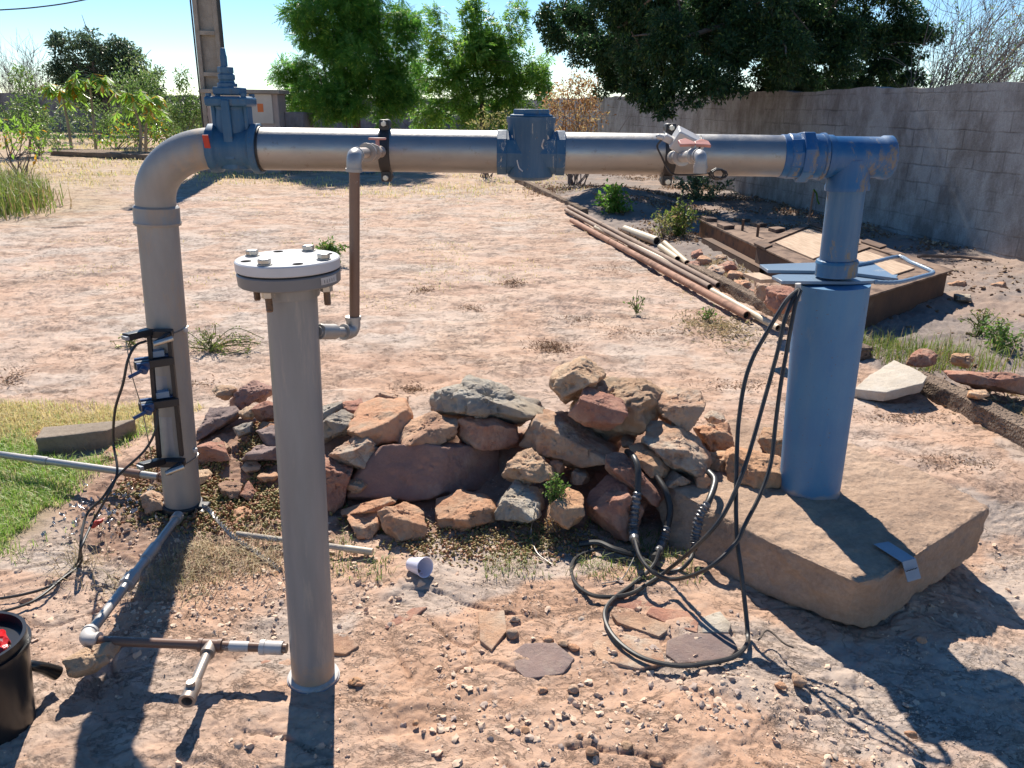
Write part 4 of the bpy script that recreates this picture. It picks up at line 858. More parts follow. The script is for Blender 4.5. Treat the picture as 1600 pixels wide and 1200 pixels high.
flagstone([(1018, 948), (1075, 955), (1092, 972), (1090, 988), (1045, 975), (1010, 958)], .015, 'red', 'pink flagstone inside the black cable loop', 84, FZ)
flagstone([(925, 1005), (950, 985), (1030, 1000), (1040, 1036), (1000, 1045), (935, 1030)], .010, 'mix', 'broad tan flagstone under the lower cable loop', 85, FZ)
flagstone([(1096, 965), (1125, 955), (1142, 975), (1138, 988), (1098, 988)], .012, 'grey', 'small pale flagstone at the right of the pink one', 86, FZ)
flagstone([(748, 955), (788, 953), (792, 985), (768, 1015), (750, 1000)], .014, 'mix', 'upright tan flagstone next to the small broken chips', 87, FZ)
flagstone([(500, 990), (540, 988), (562, 1008), (540, 1022), (508, 1018)], .012, 'mix', 'pale flagstone just right of the foot of the flanged pipe', 88, FZ)
flagstone([(600, 975), (645, 950), (668, 948), (640, 968), (604, 982)], .012, 'red', 'thin reddish ledge of stone right of the flanged pipe', 89, FZ)
flagstone([(960, 925), (1010, 930), (1025, 945), (985, 952), (955, 945)], .010, 'red', 'reddish flagstone in the shade of the slab', 90, FZ)

# concrete block lower left
mb = MB(); f0, f1 = G(62, 715), G(172, 701); bk = np.array([-.045, .13, 0])
h = np.array([0, 0, .085]); b_ = [f0, f1, f1 + [.06, .13, 0], f0 + bk]; mb.prism([p + h for p in b_], [p - [0, 0, .03] for p in b_])
rough_solid('concrete_block', mb, M['block'], .014, .004, 9, 'grey concrete block lying on the grass at the left', 'concrete block', seed=46, bev=.006)
rock([(38, 684), (60, 674), (92, 676), (84, 690), (45, 692)], 3.2, 'sand', 'flat pinkish stone touching the concrete block', .9, .5, 47, None, lod=5)
rock([(150, 722), (178, 700), (190, 712), (176, 728)], 2.95, 'sand', 'small flat stone in front of the concrete block', .9, .5, 61, None, lod=5)

# ============================================================ pipeline
YP = 2.5
def ax_pt(x): return A(x, 232.5 + (x - 405) * .01405, YP)
PXM = 2.40 / FPX
D = ax_pt(1225) - ax_pt(405); D /= np.linalg.norm(D); UP = np.array([0, 0, 1.])
pl = empty('pipeline', (A(286, 800, 2.535)[0], 2.53, 0), 'long galvanised and blue pipeline arch from the left riser to the blue tee', 'pipeline')
RB = A(288, 812, 2.53); RT = A(246, 345, 2.53)
RD = (RT - RB) / np.linalg.norm(RT - RB); rr = .062
# riser
mb = MB(); mb.cyl(RB - RD * .1, RT, rr, 48); rs_ = mb.build('riser_pipe', M['riser_mud'], pl)
mb = MB(); L = 0; mb.lathe(RT - RD * .012, RD, [(0, rr + .001), (0, rr + .008), (.008, rr + .010), (.014, rr + .007), (.055, rr + .007), (.06, rr + .001)], 48); mb.build('coupling', M['riser'], pl)
mb = MB(); b0 = RT + RD * .05; e1 = ax_pt(338)
tgt = np.array([b0[0], b0[2]]); E1 = np.array([e1[0], e1[2]]); P = []
for i in range(25):
    t = i / 24 * math.pi / 2; P.append([E1[0] - (E1[0] - tgt[0]) * math.cos(t) + 0, b0[1] + (e1[1] - b0[1]) * t / (math.pi / 2), tgt[1] + (E1[1] - tgt[1]) * math.sin(t)])
mb.tube([RT - RD * .01] + P, .0605, 48); mb.build('elbow', M['riser'], pl)
# horizontal pipes
mb = MB(); mb.cyl(ax_pt(400), ax_pt(785), .0625, 64); mb.build('horizontal_pipe', M['pipe'], pl)
mb = MB(); mb.cyl(ax_pt(875), ax_pt(1228), .0610, 64); mb.build('horizontal_pipe', M['pipe'], pl)
# gate valve
gc = ax_pt(368); mb = MB(); a0 = ax_pt(331)
w_ = lambda x: (x - 331) * PXM
mb.lathe(a0, D, [(0, .064), (0, .0735), (w_(343), .0735), (w_(346), .066), (w_(350), .0635), (w_(392), .0635), (w_(396), .068), (w_(398), .0755), (w_(408), .0755), (w_(408), .064)], 12, phase=R(15))
gv = mb.build('gate_valve', M['blue'], pl, bevel=.003)
mb = MB()
mb.lathe(gc - UP * .06, UP, [(0, .050), (.12, .052), (.15, .050), (.175, .047), (.182, .052)], 40, sx=.9, ref=D); 
for sx_ in (-.93, .93): mb.box(gc + D * .051 * sx_ + UP * .078, (.014, .05, .10), frame(D, UP))
mb.build('bonnet', M['blue'], gv, bevel=.004)
mb = MB(); mb.box(gc + np.array([0, -.052, .055]), (.030, .014, .17), frame(D, UP), .8); mb.build('rib', M['blue'], gv, bevel=.003)
mb = MB(); mb.box(gc + UP * .135, (.126, .105, .028), frame(D, UP)); mb.build('bonnet_flange', M['blue'], gv, bevel=.008, seg=3)
for sx_ in (-1, 1):
    for sy_ in (-1, 1):
        mb = MB(); mb.cyl(gc + D * .052 * sx_ + np.array([0, .038 * sy_, .149]), gc + D * .052 * sx_ + np.array([0, .038 * sy_, .157]), .009, 6); mb.build('bolt', M['blue'], gv, smooth=False)
mb = MB(); mb.box(gc + UP * .164, (.080, .07, .022), frame(D, UP)); mb.build('gland_flange', M['blue'], gv, bevel=.004)
mb = MB(); mb.lathe(gc + UP * .175 - D * .006, UP, [(0, .029), (.010, .029), (.013, .0225), (.018, .021), (.022, .0245), (.034, .0245), (.037, .020), (.042, .020)], 28); mb.build('stuffing_box', M['blue'], gv)
mb = MB(); mb.lathe(gc + UP * .214 - D * .007, UP, [(0, .0235), (.017, .0235)], 6, phase=.2); mb.build('gland_nut', M['blue'], gv, smooth=False, bevel=.002)
mb = MB(); mb.lathe(gc + UP * .230 - D * .009, UP, [(0, .0105), (.03, .0105), (.034, .009), (.050, .0075), (.053, .006)], 4, phase=.5); mb.build('stem', M['blue'], gv, bevel=.0015)
mb = MB(); mb.box(ax_pt(338) + np.array([0, -.0745, .022]), (.018, .004, .040), frame(D, (0, -.3, 1))); mb.build('paint_mark', M['red_paint'], gv, bevel=.001)
mb = MB(); mb.lathe(ax_pt(408), D, [(0, .062), (0, .0665), (.006, .0665), (.006, .062)], 48); mb.build('seal_ring', M['black'], gv)
# check valve
cc = ax_pt(829); mb = MB(); a0 = ax_pt(777); w_ = lambda x: (x - 777) * PXM
mb.lathe(a0, D, [(0, .062), (0, .068), (w_(792), .068), (w_(792), .0655), (w_(868), .0655), (w_(868), .068), (w_(882), .068), (w_(882), .062)], 10, phase=R(18)); cv = mb.build('check_valve', M['bluecheck'], pl, bevel=.003)
mb = MB(); mb.lathe(cc - UP * .081, UP, [(0, .040), (.004, .058), (.012, .069), (.03, .0705), (.165, .0705), (.17, .074), (.184, .074)], 48); mb.build('valve_chamber', M['bluecheck'], cv)
mb = MB(); mb.lathe(cc + UP * .103, UP, [(0, .070), (.006, .070), (.008, .0575), (.022, .0575)], 8, phase=R(22)); mb.build('cap', M['blue'], cv, bevel=.003)
# thin white mineral runs on check valve
def runs(pts, r=.0023):
    mb = MB()
    for poly in pts:
        P = []
        for x, y in poly:
            p = A(x, y, YP - .0706); dx = (p - cc) @ D; dx = max(-.07, min(.07, dx)); P.append(cc + D * dx + UP * (p[2] - cc[2]) + np.array([0, -math.sqrt(max(.0706**2 - dx * dx, 1e-6)), 0]))
        mb.tube(spline(P, 4), r, 5, wob=.5)
    return mb
runs([[(800, 212), (803, 224), (806, 236), (808, 250), (811, 262), (817, 268)], [(798, 238), (797, 250), (800, 262)], [(856, 212), (860, 228), (858, 240), (861, 252)], [(850, 218), (847, 228), (852, 236)], [(803, 224), (800, 234)], [(860, 228), (863, 240)]]).build('mineral_crust', M['white'], cv)
# union
uc = ax_pt(1218); w_ = lambda x: (x - 1218) * PXM
mb = MB(); mb.lathe(uc, D, [(0, .0615), (.002, .0635), (w_(1228), .0635), (w_(1230), .0665), (w_(1242), .0665)], 48); mb.build('socket', M['bluetee'], pl)
mb = MB(); mb.lathe(ax_pt(1228), D, [(0, .067), ((1268 - 1228) * PXM, .069)], 10, phase=.1); un = mb.build('union', M['bluetee'], pl, bevel=.002)
mb = MB(); mb.lathe(ax_pt(1246), D, [(0, .077), ((1265 - 1246) * PXM, .077)], 7, phase=.35); mb.build('union_nut', M['bluetee'], un, bevel=.003)
mb = MB(); mb.lathe(ax_pt(1262), D, [(0, .0665), (.034, .0665), (.036, .070), (.044, .070), (.046, .066)], 48); mb.build('union_sleeve', M['bluetee'], un)
# tee
mb = MB(); mb.lathe(ax_pt(1286), D, [(0, .0612), (.002, .0645), (.020, .0645), (.026, .0605), ((1374 - 1286) * PXM, .0605), ((1377 - 1286) * PXM, .0645), ((1388 - 1286) * PXM, .0645), ((1390 - 1286) * PXM, .060), ((1391 - 1286) * PXM, .02)], 64)
te = mb.build('tee', M['bluetee'], pl)
TX = A(1324, 240, YP); TB = A(1306, 430, YP); TDv = (TX - TB) / np.linalg.norm(TX - TB)
mb = MB(); p = A(1323, 297, YP); mb.lathe(p, TDv, [(0, .056), (0, .0655), (.014, .0655), (.022, .0625), (.09, .0625)], 48); mb.build('tee_branch', M['bluetee'], te)
mb = MB(); mb.cyl(TB, A(1323, 293, YP), .0555, 48); mb.build('drop_pipe', M['bluepipe'], pl)
mb = MB(); mb.lathe(TB, TDv, [(0, .064), (.035, .063), (.042, .0655), (.05, .062), (.052, .056)], 48); mb.build('drop_socket', M['bluepipe'], pl)
# casing
wc = empty('well_casing', (1.054, 2.5, SZ), 'wide pale blue well casing standing on the concrete slab', 'well casing')
CB = A(1265, 757, 2.5); CT = A(1301, 442, 2.5); CDv = (CT - CB) / np.linalg.norm(CT - CB)
mb = MB(); mb.lathe(CB - CDv * .03, CDv, [(0, .101), (np.linalg.norm(CT - CB) + .03, .1135)], 64); mb.build('casing_tube', M['casing'], wc)
PZ = CT[2] + .004
def plate(pts, z, th, name, mat, parent):
    t = [G(x, y, z + th) for x, y in pts]; mb = MB(); mb.prism(t, [p - [0, 0, th] for p in t]); return mb.build(name, mat, parent, bevel=.001, smooth=True)
plate([(1206, 431), (1222, 427), (1300, 427), (1403, 429), (1398, 437), (1330, 440), (1222, 439)], PZ, .010, 'front_plate', M['plate'], wc)
plate([(1187, 413), (1275, 410), (1340, 408), (1362, 409), (1404, 435), (1340, 427), (1280, 423), (1200, 422)], PZ + .011, .010, 'rear_plate', M['plate'], wc)
HZ = PZ + .026; P = spline([G(1338, 414, HZ), G(1366, 409, HZ), G(1404, 401, HZ), G(1424, 410, HZ + .004), G(1452, 422, HZ), G(1457, 427, HZ), G(1440, 432, HZ), G(1402, 441, HZ), G(1366, 441, HZ)], 10)
mb = MB(); mb.tube(P, [.0075 if i % 2 else .0062 for i in range(len(P))], 8); mb.build('lifting_handle', M['plate'], wc)
mb = MB(); mb.cyl(A(1247, 443, 2.40), A(1247, 470, 2.40), .009, 12); mb.build('cable_gland', M['white'], wc)

# slab tag plate
tgp = empty('metal_tag', G(1390, 870, SZ), 'small bent metal tag plate with dark marks on the corner of the concrete slab', 'metal tag')
t = [G(1365, 850, SZ + .009), G(1388, 846, SZ + .009), G(1430, 872, SZ + .009), G(1409, 878, SZ + .009)]
mb = MB(); mb.prism(t, [p - [0, 0, .002] for p in t])
e = [t[3], t[2], t[2] + [.012, -.028, -.05], t[3] + [.012, -.028, -.05]]; nn = np.array([.35, -.8, .3]) * .002; mb.prism([p + nn for p in e], e)
mb.build('tag_sheet', M['lab'], tgp, smooth=False)
mb = MB()
for i in range(4):
    c = (t[3] * (1 - .2 * (i + .7)) + t[2] * .2 * (i + .7)) + np.array([.006, -.015, -.022]); mb.box(c + nn * 1.6, (.0035, .001, .012 if i % 2 else .007), frame(t[2] - t[3], (.012, -.028, .05)))
mb.build('marking', M['ink'], tgp, smooth=False)

# saddles (tapping clamps)
def saddle(x, label_taps):
    c = ax_pt(x); mb = MB(); mb.lathe(c - D * .017, D, [(0, .063), (0, .068), (.034, .068), (.034, .063)], 48)
    for sg in (1, -1): mb.box(c + UP * sg * .073 + np.array([0, -.012, 0]), (.030, .036, .034), frame(D, UP))
    s = mb.build('clamp_saddle', M['strap'], pl, bevel=.004)
    for sg in (1, -1):
        mb = MB(); p = c + UP * sg * .078; mb.cyl(p + [0, -.022, 0], p + [0, -.042, 0], .0085, 6 if sg > 0 else 12); mb.build('bolt', M['bolt'], s, bevel=.001)
        mb = MB(); mb.cyl(p + [0, .004, 0] + D * 0, p + [0, .04, 0], .013, 16); mb.build('lug', M['strap'], s)
    return c, s
# vertical lug heads reach above / below the pipe
c1, s1 = saddle(604, '')
c2, s2 = saddle(1043, '')
mb = MB(); mb.cyl(c1 + UP * .07 + [0, -.01, 0], c1 + UP * .083 + [0, -.01, 0], .016, 16); mb.build('upper_lug', M['strap'], s1)
# ---------------- sampling line
sl_ = empty('sampling_line', A(553, 518, 1.80), 'thin brown vertical tube with grey elbows joining the pipeline to the flanged pipe', 'pipe')
q0 = c1 + np.array([-.005, -.064, .0]); q1 = A(553, 240, 1.86); dv = (q1 - q0) / np.linalg.norm(q1 - q0); Ln = np.linalg.norm(q1 - q0)
mb = MB(); mb.lathe(q0, dv, [(0, .012), (.03, .012), (.03, .0165), (.055, .0165), (.06, .0125), (Ln - .03, .0125)], 24); mb.build('brass_nipple', M['brass'], sl_)
for f_ in (.30, .50): mb = MB(); mb.lathe(q0 + dv * Ln * f_, dv, [(0, .013), (0, .020), (.05, .020), (.05, .024), (.066, .024), (.066, .013)], 8 if f_ < .4 else 24); mb.build('union_ring', M['brass'], sl_, bevel=.001)
mb = MB(); pv = q0 + dv * Ln * .17; mb.cyl(pv, pv + UP * .035, .006, 8); mb.box(pv + UP * .036, (.05, .012, .006), frame(D, UP)); mb.build('tap_handle', M['pink'], sl_, bevel=.002)
e0 = A(553, 243, 1.80); e2 = A(554, 508, 1.80); r_ = .0125
def elbow(mb, c, d1, d2, R_, r, bead=.0035, n=8):
    """fitting elbow: from c+d1*.. to c+d2*.. with bead rings"""
    d1 = np.array(d1, float) / np.linalg.norm(d1); d2 = np.array(d2, float) / np.linalg.norm(d2)
    P = [c + d1 * R_ * 1.7] + [c + d1 * R_ * (1 - math.sin(t)) + d2 * R_ * (1 - math.cos(t)) for t in np.linspace(0, math.pi / 2, n)] + [c + d2 * R_ * 1.7]
    mb.tube(P, r, 24)
    mb.cyl(c + d1 * R_ * 1.4, c + d1 * R_ * 1.75, r + bead, 24); mb.cyl(c + d2 * R_ * 1.4, c + d2 * R_ * 1.75, r + bead, 24)
mb = MB(); elbow(mb, e0, -dv, e2 - e0, .020, .0165, .002); mb.build('upper_elbow', M['fit'], sl_)
mb = MB(); mb.cyl(e0 + [0, 0, -.02], e2, .0118, 28); mb.build('brown_tube', M['brown'], sl_)
e3 = A(553, 519, 1.80); e4 = A(497, 518, 1.69)
mb = MB(); elbow(mb, e3, (0, 0, 1), e4 - e3, .022, .0165, .002); mb.build('lower_elbow', M['fit'], sl_)
d34 = (e4 - e3) / np.linalg.norm(e4 - e3); L34 = np.linalg.norm(e4 - e3)
mb = MB(); mb.cyl(e3, e4, .0115, 20); mb.build('nipple', M['fit'], sl_)
mb = MB(); mb.lathe(e3 + d34 * L34 * .54, d34, [(0, .012), (0, .0175), (L34 * .42, .0175)], 24); mb.build('coupling', M['fit'], sl_, bevel=.0015)

# ---------------- sampling tap on the right
tp = empty('sampling_tap', A(1098, 272, 2.02), 'small grey tap with faded red butterfly handle on the right clamp of the pipeline', 'tap')
q0 = c2 + np.array([0.002, -.064, -.005]); q1 = A(1096, 243, 2.06); dv = (q1 - q0) / np.linalg.norm(q1 - q0); Ln = np.linalg.norm(q1 - q0)
mb = MB(); mb.lathe(q0, dv, [(0, .012), (.02, .012), (.02, .019), (.05, .019), (.055, .014), (.10, .014), (.10, .020), (.13, .020), (.13, .025), (.15, .025), (.15, .015), (Ln - .10, .015), (Ln - .10, .020), (Ln - .075, .020), (Ln - .072, .014), (Ln - .01, .014)], 24); mb.build('nipple', M['fit'], tp)
mb = MB(); pv = q0 + dv * (Ln - .09); mb.cyl(pv, pv + UP * .028, .008, 10); mb.build('spindle', M['fit'], tp)
hb = frame((1, .15, -.02), (0, -.45, 1)); pv = pv + UP * .03
mb = MB()
for sg in (-1, 1): mb.prism([pv + hb @ np.array(v) for v in [(0, -.008, .004), (sg * .022, -.016, .009), (sg * .042, -.012, .004), (sg * .042, .014, .004), (sg * .022, .016, .009), (0, .008, .004)][::sg]], [pv + hb @ np.array(v) for v in [(0, -.008, -.004), (sg * .022, -.016, .001), (sg * .042, -.012, -.004), (sg * .042, .014, -.004), (sg * .022, .016, .001), (0, .008, -.004)][::sg]])
mb.build('butterfly_handle', M['pink'], tp, bevel=.002)
mb = MB(); elbow(mb, q1, -dv, (0, 0, -1), .018, .0150, .0025); mb.cyl(q1 + [0, 0, -.02], q1 + [0, 0, -.043], .0165, 24); mb.build('spout', M['fit'], tp)
# pressure logger box
pb = A(1073, 224, 2.30); lg = empty('logger_box', pb, 'small pale grey sensor box tilted on the pipeline behind the red handled tap', 'sensor box')
BM = frame((.93, .1, -.42), (.40, -.35, .9)); mb = MB(); mb.box(pb, (.085, .05, .055), BM); mb.build('housing', M['white'], lg, bevel=.004)
mb = MB(); mb.box(pb + BM @ np.array([.030, -.001, .002]), (.004, .053, .058), BM); mb.build('black_band', M['black'], lg, bevel=.001)
mb = MB(); mb.box(pb + BM @ np.array([-.052, 0, -.012]), (.03, .02, .02), BM); mb.cyl(pb + BM @ np.array([-.052, 0, -.012]), pb + BM @ np.array([-.085, .0, -.02]), .007, 12); mb.build('plug', M['white'], lg, bevel=.003)
cbl = spline([pb + BM @ np.array([-.085, 0, -.02]), A(1036, 215, 2.36), A(1027, 228, 2.38), A(1034, 245, 2.38), A(1042, 262, 2.38), A(1052, 272, 2.38), A(1080, 273, 2.36), A(1108, 270, 2.34)], 8)
for k in range(26): a = k * .75; cbl.append(A(1122 + 11 * math.cos(a + 2.5) + .35 * k - 4, 272 + 8 * math.sin(a + 2.5) + math.sin(k), 2.34 - .001 * k))
mb = MB(); mb.tube(cbl, .0028, 6); tag(mb.build('sensor_cable', M['black']), 'thin black cable coiled beside the red handled tap', 'cable')

# ============================================================ flanged grey pipe
ch = empty('flanged_standpipe', G(490, 1058), 'grey plastic standpipe with bolted flange lid in the foreground', 'standpipe')
Bp = G(490, 1056); Tp = A(455, 448, Bp[1]); Cd = (Tp - Bp) / np.linalg.norm(Tp - Bp); FT = A(449.5, 402.5, Bp[1] - .002)
mb = MB(); mb.cyl(Bp - Cd * .06, Tp + Cd * .02, .0545, 64); mb.build('pipe_body', M['gpvc_mud'], ch)
fz = FT - UP * 0; Cd2 = np.array([-.02, 0, 1.]); Cd2 /= np.linalg.norm(Cd2)
mb = MB(); mb.lathe(fz - Cd2 * .083, Cd2, [(0, .0548), (0, .0600), (.004, .0615), (.036, .0625)], 64); mb.build('flange_hub', M['gpvc'], ch)
mb = MB(); mb.lathe(fz - Cd2 * .054, Cd2, [(0, .060), (0, .1045), (.003, .1075), (.025, .1085), (.0275, .1065), (.0275, .05)], 96); lf = mb.build('lower_flange', M['flange2'], ch)
mb = MB(); mb.lathe(fz - Cd2 * .0265, Cd2, [(0, .09), (0, .101), (.0038, .101), (.0038, .09)], 64); mb.build('gasket', M['black'], ch)
mb = MB(); mb.lathe(fz - Cd2 * .0225, Cd2, [(0, .06), (0, .107), (.002, .1095), (.020, .1095), (.0225, .107), (.0225, .0005)], 96); lid = mb.build('blind_flange_lid', M['flange'], ch)
u1 = np.array([1, 0, .02]); u1 /= np.linalg.norm(u1); u2 = np.cross(Cd2, u1)
bpt = [G(x, y, fz[2] + .006) for x, y in ((389, 395), (413, 411), (480, 388), (510, 406))]
def polar(p):
    v = p - fz; return math.atan2(v @ u2, v @ u1)
angs = [polar(p) for p in bpt]; a0_ = np.angle(sum(np.exp(4j * a) for a in angs)) / 4
bl0 = None
for k in range(8):
    a = a0_ + k * math.pi / 4; p = fz + (u1 * math.cos(a) + u2 * math.sin(a)) * .0865
    if k % 2 == 0:
        if bl0 is None:
            mb = MB(); mb.lathe(p + Cd2 * .0005, Cd2, [(0, .0155), (.0025, .0155)], 24); mb.lathe(p + Cd2 * .003, Cd2, [(0, .0135), (.0085, .0135), (.010, .012)], 6, phase=.4); mb.build('bolt_head', M['bolt'], ch, smooth=False, bevel=.0007); 
            bl0 = ch.children[-1]
            bh = [c for c in COL.objects if c.name.startswith('bolt_head')][-1]
            mb = MB(); mb.lathe(p - Cd2 * .068, Cd2, [(0, .0135), (.012, .0135)], 6, phase=.2); mb.lathe(p - Cd2 * .0565, Cd2, [(0, .015), (.002, .015)], 20); nt_ = mb.build('bolt_nut', M['bolt'], ch, smooth=False, bevel=.0007)
            mb = MB(); mb.lathe(p - Cd2 * .098, Cd2, [(0, .0065)] + [(.002 + .0015 * i, .0078 if i % 2 else .0066) for i in range(20)], 16); th = mb.build('bolt_thread', M['boltr'], ch); pk = p
        else:
            for o_ in (bh, nt_, th): copy_obj(o_, np.array(WL[o_]) + (p - pk), ch)
    else:
        mb = MB(); mb.lathe(p + Cd2 * .0003, Cd2, [(0, .0108), (.0004, .0108)], 24); mb.build('bolt_hole', M['ink'], lid)  # black disc on the lid paints the shade inside an empty bolt hole
mb = MB(); 
for k in range(6):
    pass
al = polar(A(522, 440, Bp[1])); 
def on_cyl(a, z, r): return fz + Cd2 * z + (u1 * math.cos(a) + u2 * math.sin(a)) * r
a1_ = -math.acos(min(1, (A(530, 440, Bp[1])[0] - fz[0]) / .1095)) ; a2_ = -math.acos((A(514, 440, Bp[1])[0] - fz[0]) / .1095)
V = []; n_ = 6
for i in range(n_ + 1):
    a = a1_ + (a2_ - a1_) * i / n_; V += [on_cyl(a, -.046, .1092), on_cyl(a, -.031, .1092)]
mb = MB(); k = mb.addv(V); [mb.poly((k + 2 * i, k + 2 * i + 1, k + 2 * i + 3, k + 2 * i + 2)) for i in range(n_)]; lb = mb.build('label', M['white'], lf)
mb = MB()
for i in range(5):
    a = a1_ + (a2_ - a1_) * (.2 + .15 * i); V = [on_cyl(a, -.043, .1096), on_cyl(a, -.036, .1096), on_cyl(a + .02 * np.sign(a2_ - a1_), -.036, .1096), on_cyl(a + .02 * np.sign(a2_ - a1_), -.043, .1096)]; k = mb.addv(V); mb.poly((k, k + 1, k + 2, k + 3))
mb.build('label_print', M['flange2'], lf)
mb = MB(); mb.lathe(Bp - Cd * .02, Cd, [(0, .066), (.026, .064), (.030, .055)], 48); mb.build('base_collar', M['white'], ch)
mb = MB(); mb.lathe(Bp - Cd * .02, Cd, [(0, .0675), (.020, .0665), (.021, .06)], 48); o_ = mb.build('grout_ring', M['casing'], ch)

# ============================================================ drain line on the ground
dl = empty('drain_line', G(130, 1000), 'thin grey and brown drain pipe with a tee along the ground to the standpipe', 'pipe')
SB = A(287, 798, 2.46); sd = A(278, 806, 2.40)
mb = MB(); RBc = A(286, 797, 2.53); mb.lathe(RBc, RD, [(0, .063), (0, .0715), (.035, .0715), (.035, .063)], 48)
for sx_ in (-1, 1): mb.box(RBc + RD * .018 + np.array([sx_ * .082, -.015, 0]), (.04, .045, .032))
rsd = mb.build('base_clamp', M['strap'], pl, bevel=.005)
for sx_ in (-1, 1): mb = MB(); mb.cyl(RBc + RD * .018 + [sx_ * .088, -.035, 0], RBc + RD * .018 + [sx_ * .088, -.056, 0], .010, 6); mb.build('bolt', M['bolt'], rsd, bevel=.001)
D0 = A(279, 806, 2.42); DE = np.array(A(132, 1000, 1.70)); DE = G(132, 1000, .085)
dd = (DE - D0); LD = np.linalg.norm(dd); dd /= LD
mb = MB(); mb.cyl(D0, DE, .0135, 24); mb.build('sloping_tube', M['fit'], dl)
mb = MB(); mb.cyl(D0 + dd * .0, D0 + dd * .035, .019, 24); mb.build('collar', M['fit'], dl)
for f_, l_, r2_, nn_ in ((.30, .09, .018, 20), (.56, .05, .0225, 8), (.535, .03, .019, 20)):
    mb = MB(); mb.lathe(D0 + dd * LD * f_, dd, [(0, .0135), (.003, r2_), (l_, r2_), (l_ + .003, .0135)], nn_); mb.build('joint_ring', M['fit'], dl, bevel=.001)
TE = G(333, 1003, .085); CE = G(452, 1004, .085); CE[1] = Bp[1] + .0
hd = CE - DE; hd /= np.linalg.norm(hd)
mb = MB(); elbow(mb, DE, -dd, hd, .022, .0195, .0025); mb.build('corner_elbow', M['white'], dl)
mb = MB(); mb.cyl(DE + hd * .02, CE, .0125, 24); mb.build('brown_tube', M['brown'], dl)
mb = MB(); TE = DE + hd * ((TE - DE) @ hd); mb.cyl(TE - hd * .028, TE + hd * .028, .0165, 24); mb.cyl(TE - hd * .03, TE - hd * .02, .0185, 24); mb.cyl(TE + hd * .02, TE + hd * .03, .0185, 24); mb.build('tee', M['brown'], dl)
SE = G(292, 1096, .075); sdv = SE - TE; LS = np.linalg.norm(sdv); sdv /= LS
mb = MB(); mb.cyl(TE, TE + sdv * .03, .0165, 20); mb.cyl(TE + sdv * .022, TE + sdv * .034, .0185, 20); mb.lathe(TE, sdv, [(0, .0115), (LS * .68, .0125), (LS * .68, .016), (LS * .72, .0185), (LS * .95, .0175), (LS * .95, .0195), (LS, .0195), (LS, .013), (LS - .03, .012)], 24); mb.build('open_stub', M['brass'], dl)
mb = MB(); mb.cyl(TE + sdv * LS * .82 + UP * .01, TE + sdv * LS * .82 + UP * .026, .011, 8); mb.build('plug', M['brass'], dl, bevel=.001)
mb = MB(); mb.cyl(CE - hd * .06, CE - hd * .01, .0175, 24); mb.cyl(CE - hd * .068, CE - hd * .055, .0195, 24); mb.build('white_coupling', M['white'], dl)
mb = MB(); mb.lathe(TE + hd * .05, hd, [(0, .0126), (.0, .0135), (.05, .0135), (.05, .0126)], 24); mb.build('white_tape', M['white'], dl)
# grey supply pipe at left
sp_ = empty('supply_tube', G(150, 725, .05), 'straight grey tube crossing the grass to the riser pipe', 'pipe')
a_, b_ = G(-30, 706, .085), A(262, 747, 2.60); dd = (b_ - a_); LD = np.linalg.norm(dd); dd /= LD
mb = MB(); mb.cyl(a_, b_, .0135, 20); mb.build('tube', M['fit'], sp_)
for f_ in (.30, .79): mb = MB(); mb.cyl(a_ + dd * LD * f_, a_ + dd * (LD * f_ + .07), .0165, 20); mb.build('coupling', M['fit'] if f_ < .5 else M['brown'], sp_, bevel=.001)
mb = MB(); elbow(mb, b_, -dd, (0, 0, -1), .02, .0165); mb.cyl(b_, b_ - UP * .16, .0125, 16); mb.build('elbow', M['brown'], sp_)
# small tube on the ground behind the standpipe
gt = empty('ground_tube', G(480, 845), 'thin pale tube lying on the soil behind the grey standpipe', 'pipe')
a_, b_ = G(370, 834, .03), G(580, 862, .02); dd = (b_ - a_) / np.linalg.norm(b_ - a_)
mb = MB(); mb.cyl(a_, b_, .0095, 16); mb.build('tube', M['white_stone'], gt)
mb = MB(); mb.cyl(b_ - dd * .09, b_ + dd * .005, .012, 16); mb.build('end_sleeve', M['palepipe'], gt)

# ============================================================ ultrasonic meter clamped to the riser
YM = 2.455
mt = empty('clamp_on_meter', A(240, 730, YM), 'black and blue clamp on flow sensor strapped to the riser pipe', 'flow sensor')
def rail(x0, y0, x1, y1, Y):
    mb = MB(); a, b = A(x0, y0, Y), A(x1, y1, Y); mb.box((a + b) / 2, (.013, .013, np.linalg.norm(b - a)), frame(np.cross([0, 1, 0], a - b), a - b)); mb.build('rail', M['blackm'], mt, bevel=.001)
rail(233, 520, 249, 715, YM - .03); rail(264, 520, 284, 712, YM)
def bar(x0, y0, Y0, x1, y1, Y1, wdt, hgt, name, mat, parent=None):
    a, b = A(x0, y0, Y0), A(x1, y1, Y1); mb = MB(); mb.box((a + b) / 2, (np.linalg.norm(b - a), wdt, hgt), frame(b - a, (0, 0, 1))); return mb.build(name, mat, parent or mt, bevel=.002)
for (yt, xl, xm, xr) in ((521, 196, 232, 266), (723, 219, 252, 285)):
    bar(xl, yt + 6, YM - .10, xm + 2, yt - 3, YM - .02, .030, .022, 'bracket_arm', M['blackm']); bar(xm - 6, yt, YM - .015, xr + 4, yt, YM - .0, .03, .024, 'bracket_cross', M['blackm'])
    bar(xr - 2, yt + 2, YM - .02, xr - 22, yt + 16, YM - .07, .016, .016, 'bracket_foot', M['blackm'])
    a = A(xl, yt + 7, YM - .103); mb = MB(); mb.box(a, (.012, .030, .012), frame((1, 1.2, 0), UP)); mb.build('end_cap', M['lab'], mt, bevel=.001)
    a = A(xr - 26, yt + 17, YM - .08); mb = MB(); mb.cyl(a, a + [.05, .03, .012], .0085, 12); mb.build('chain_bolt', M['bolt'], mt)
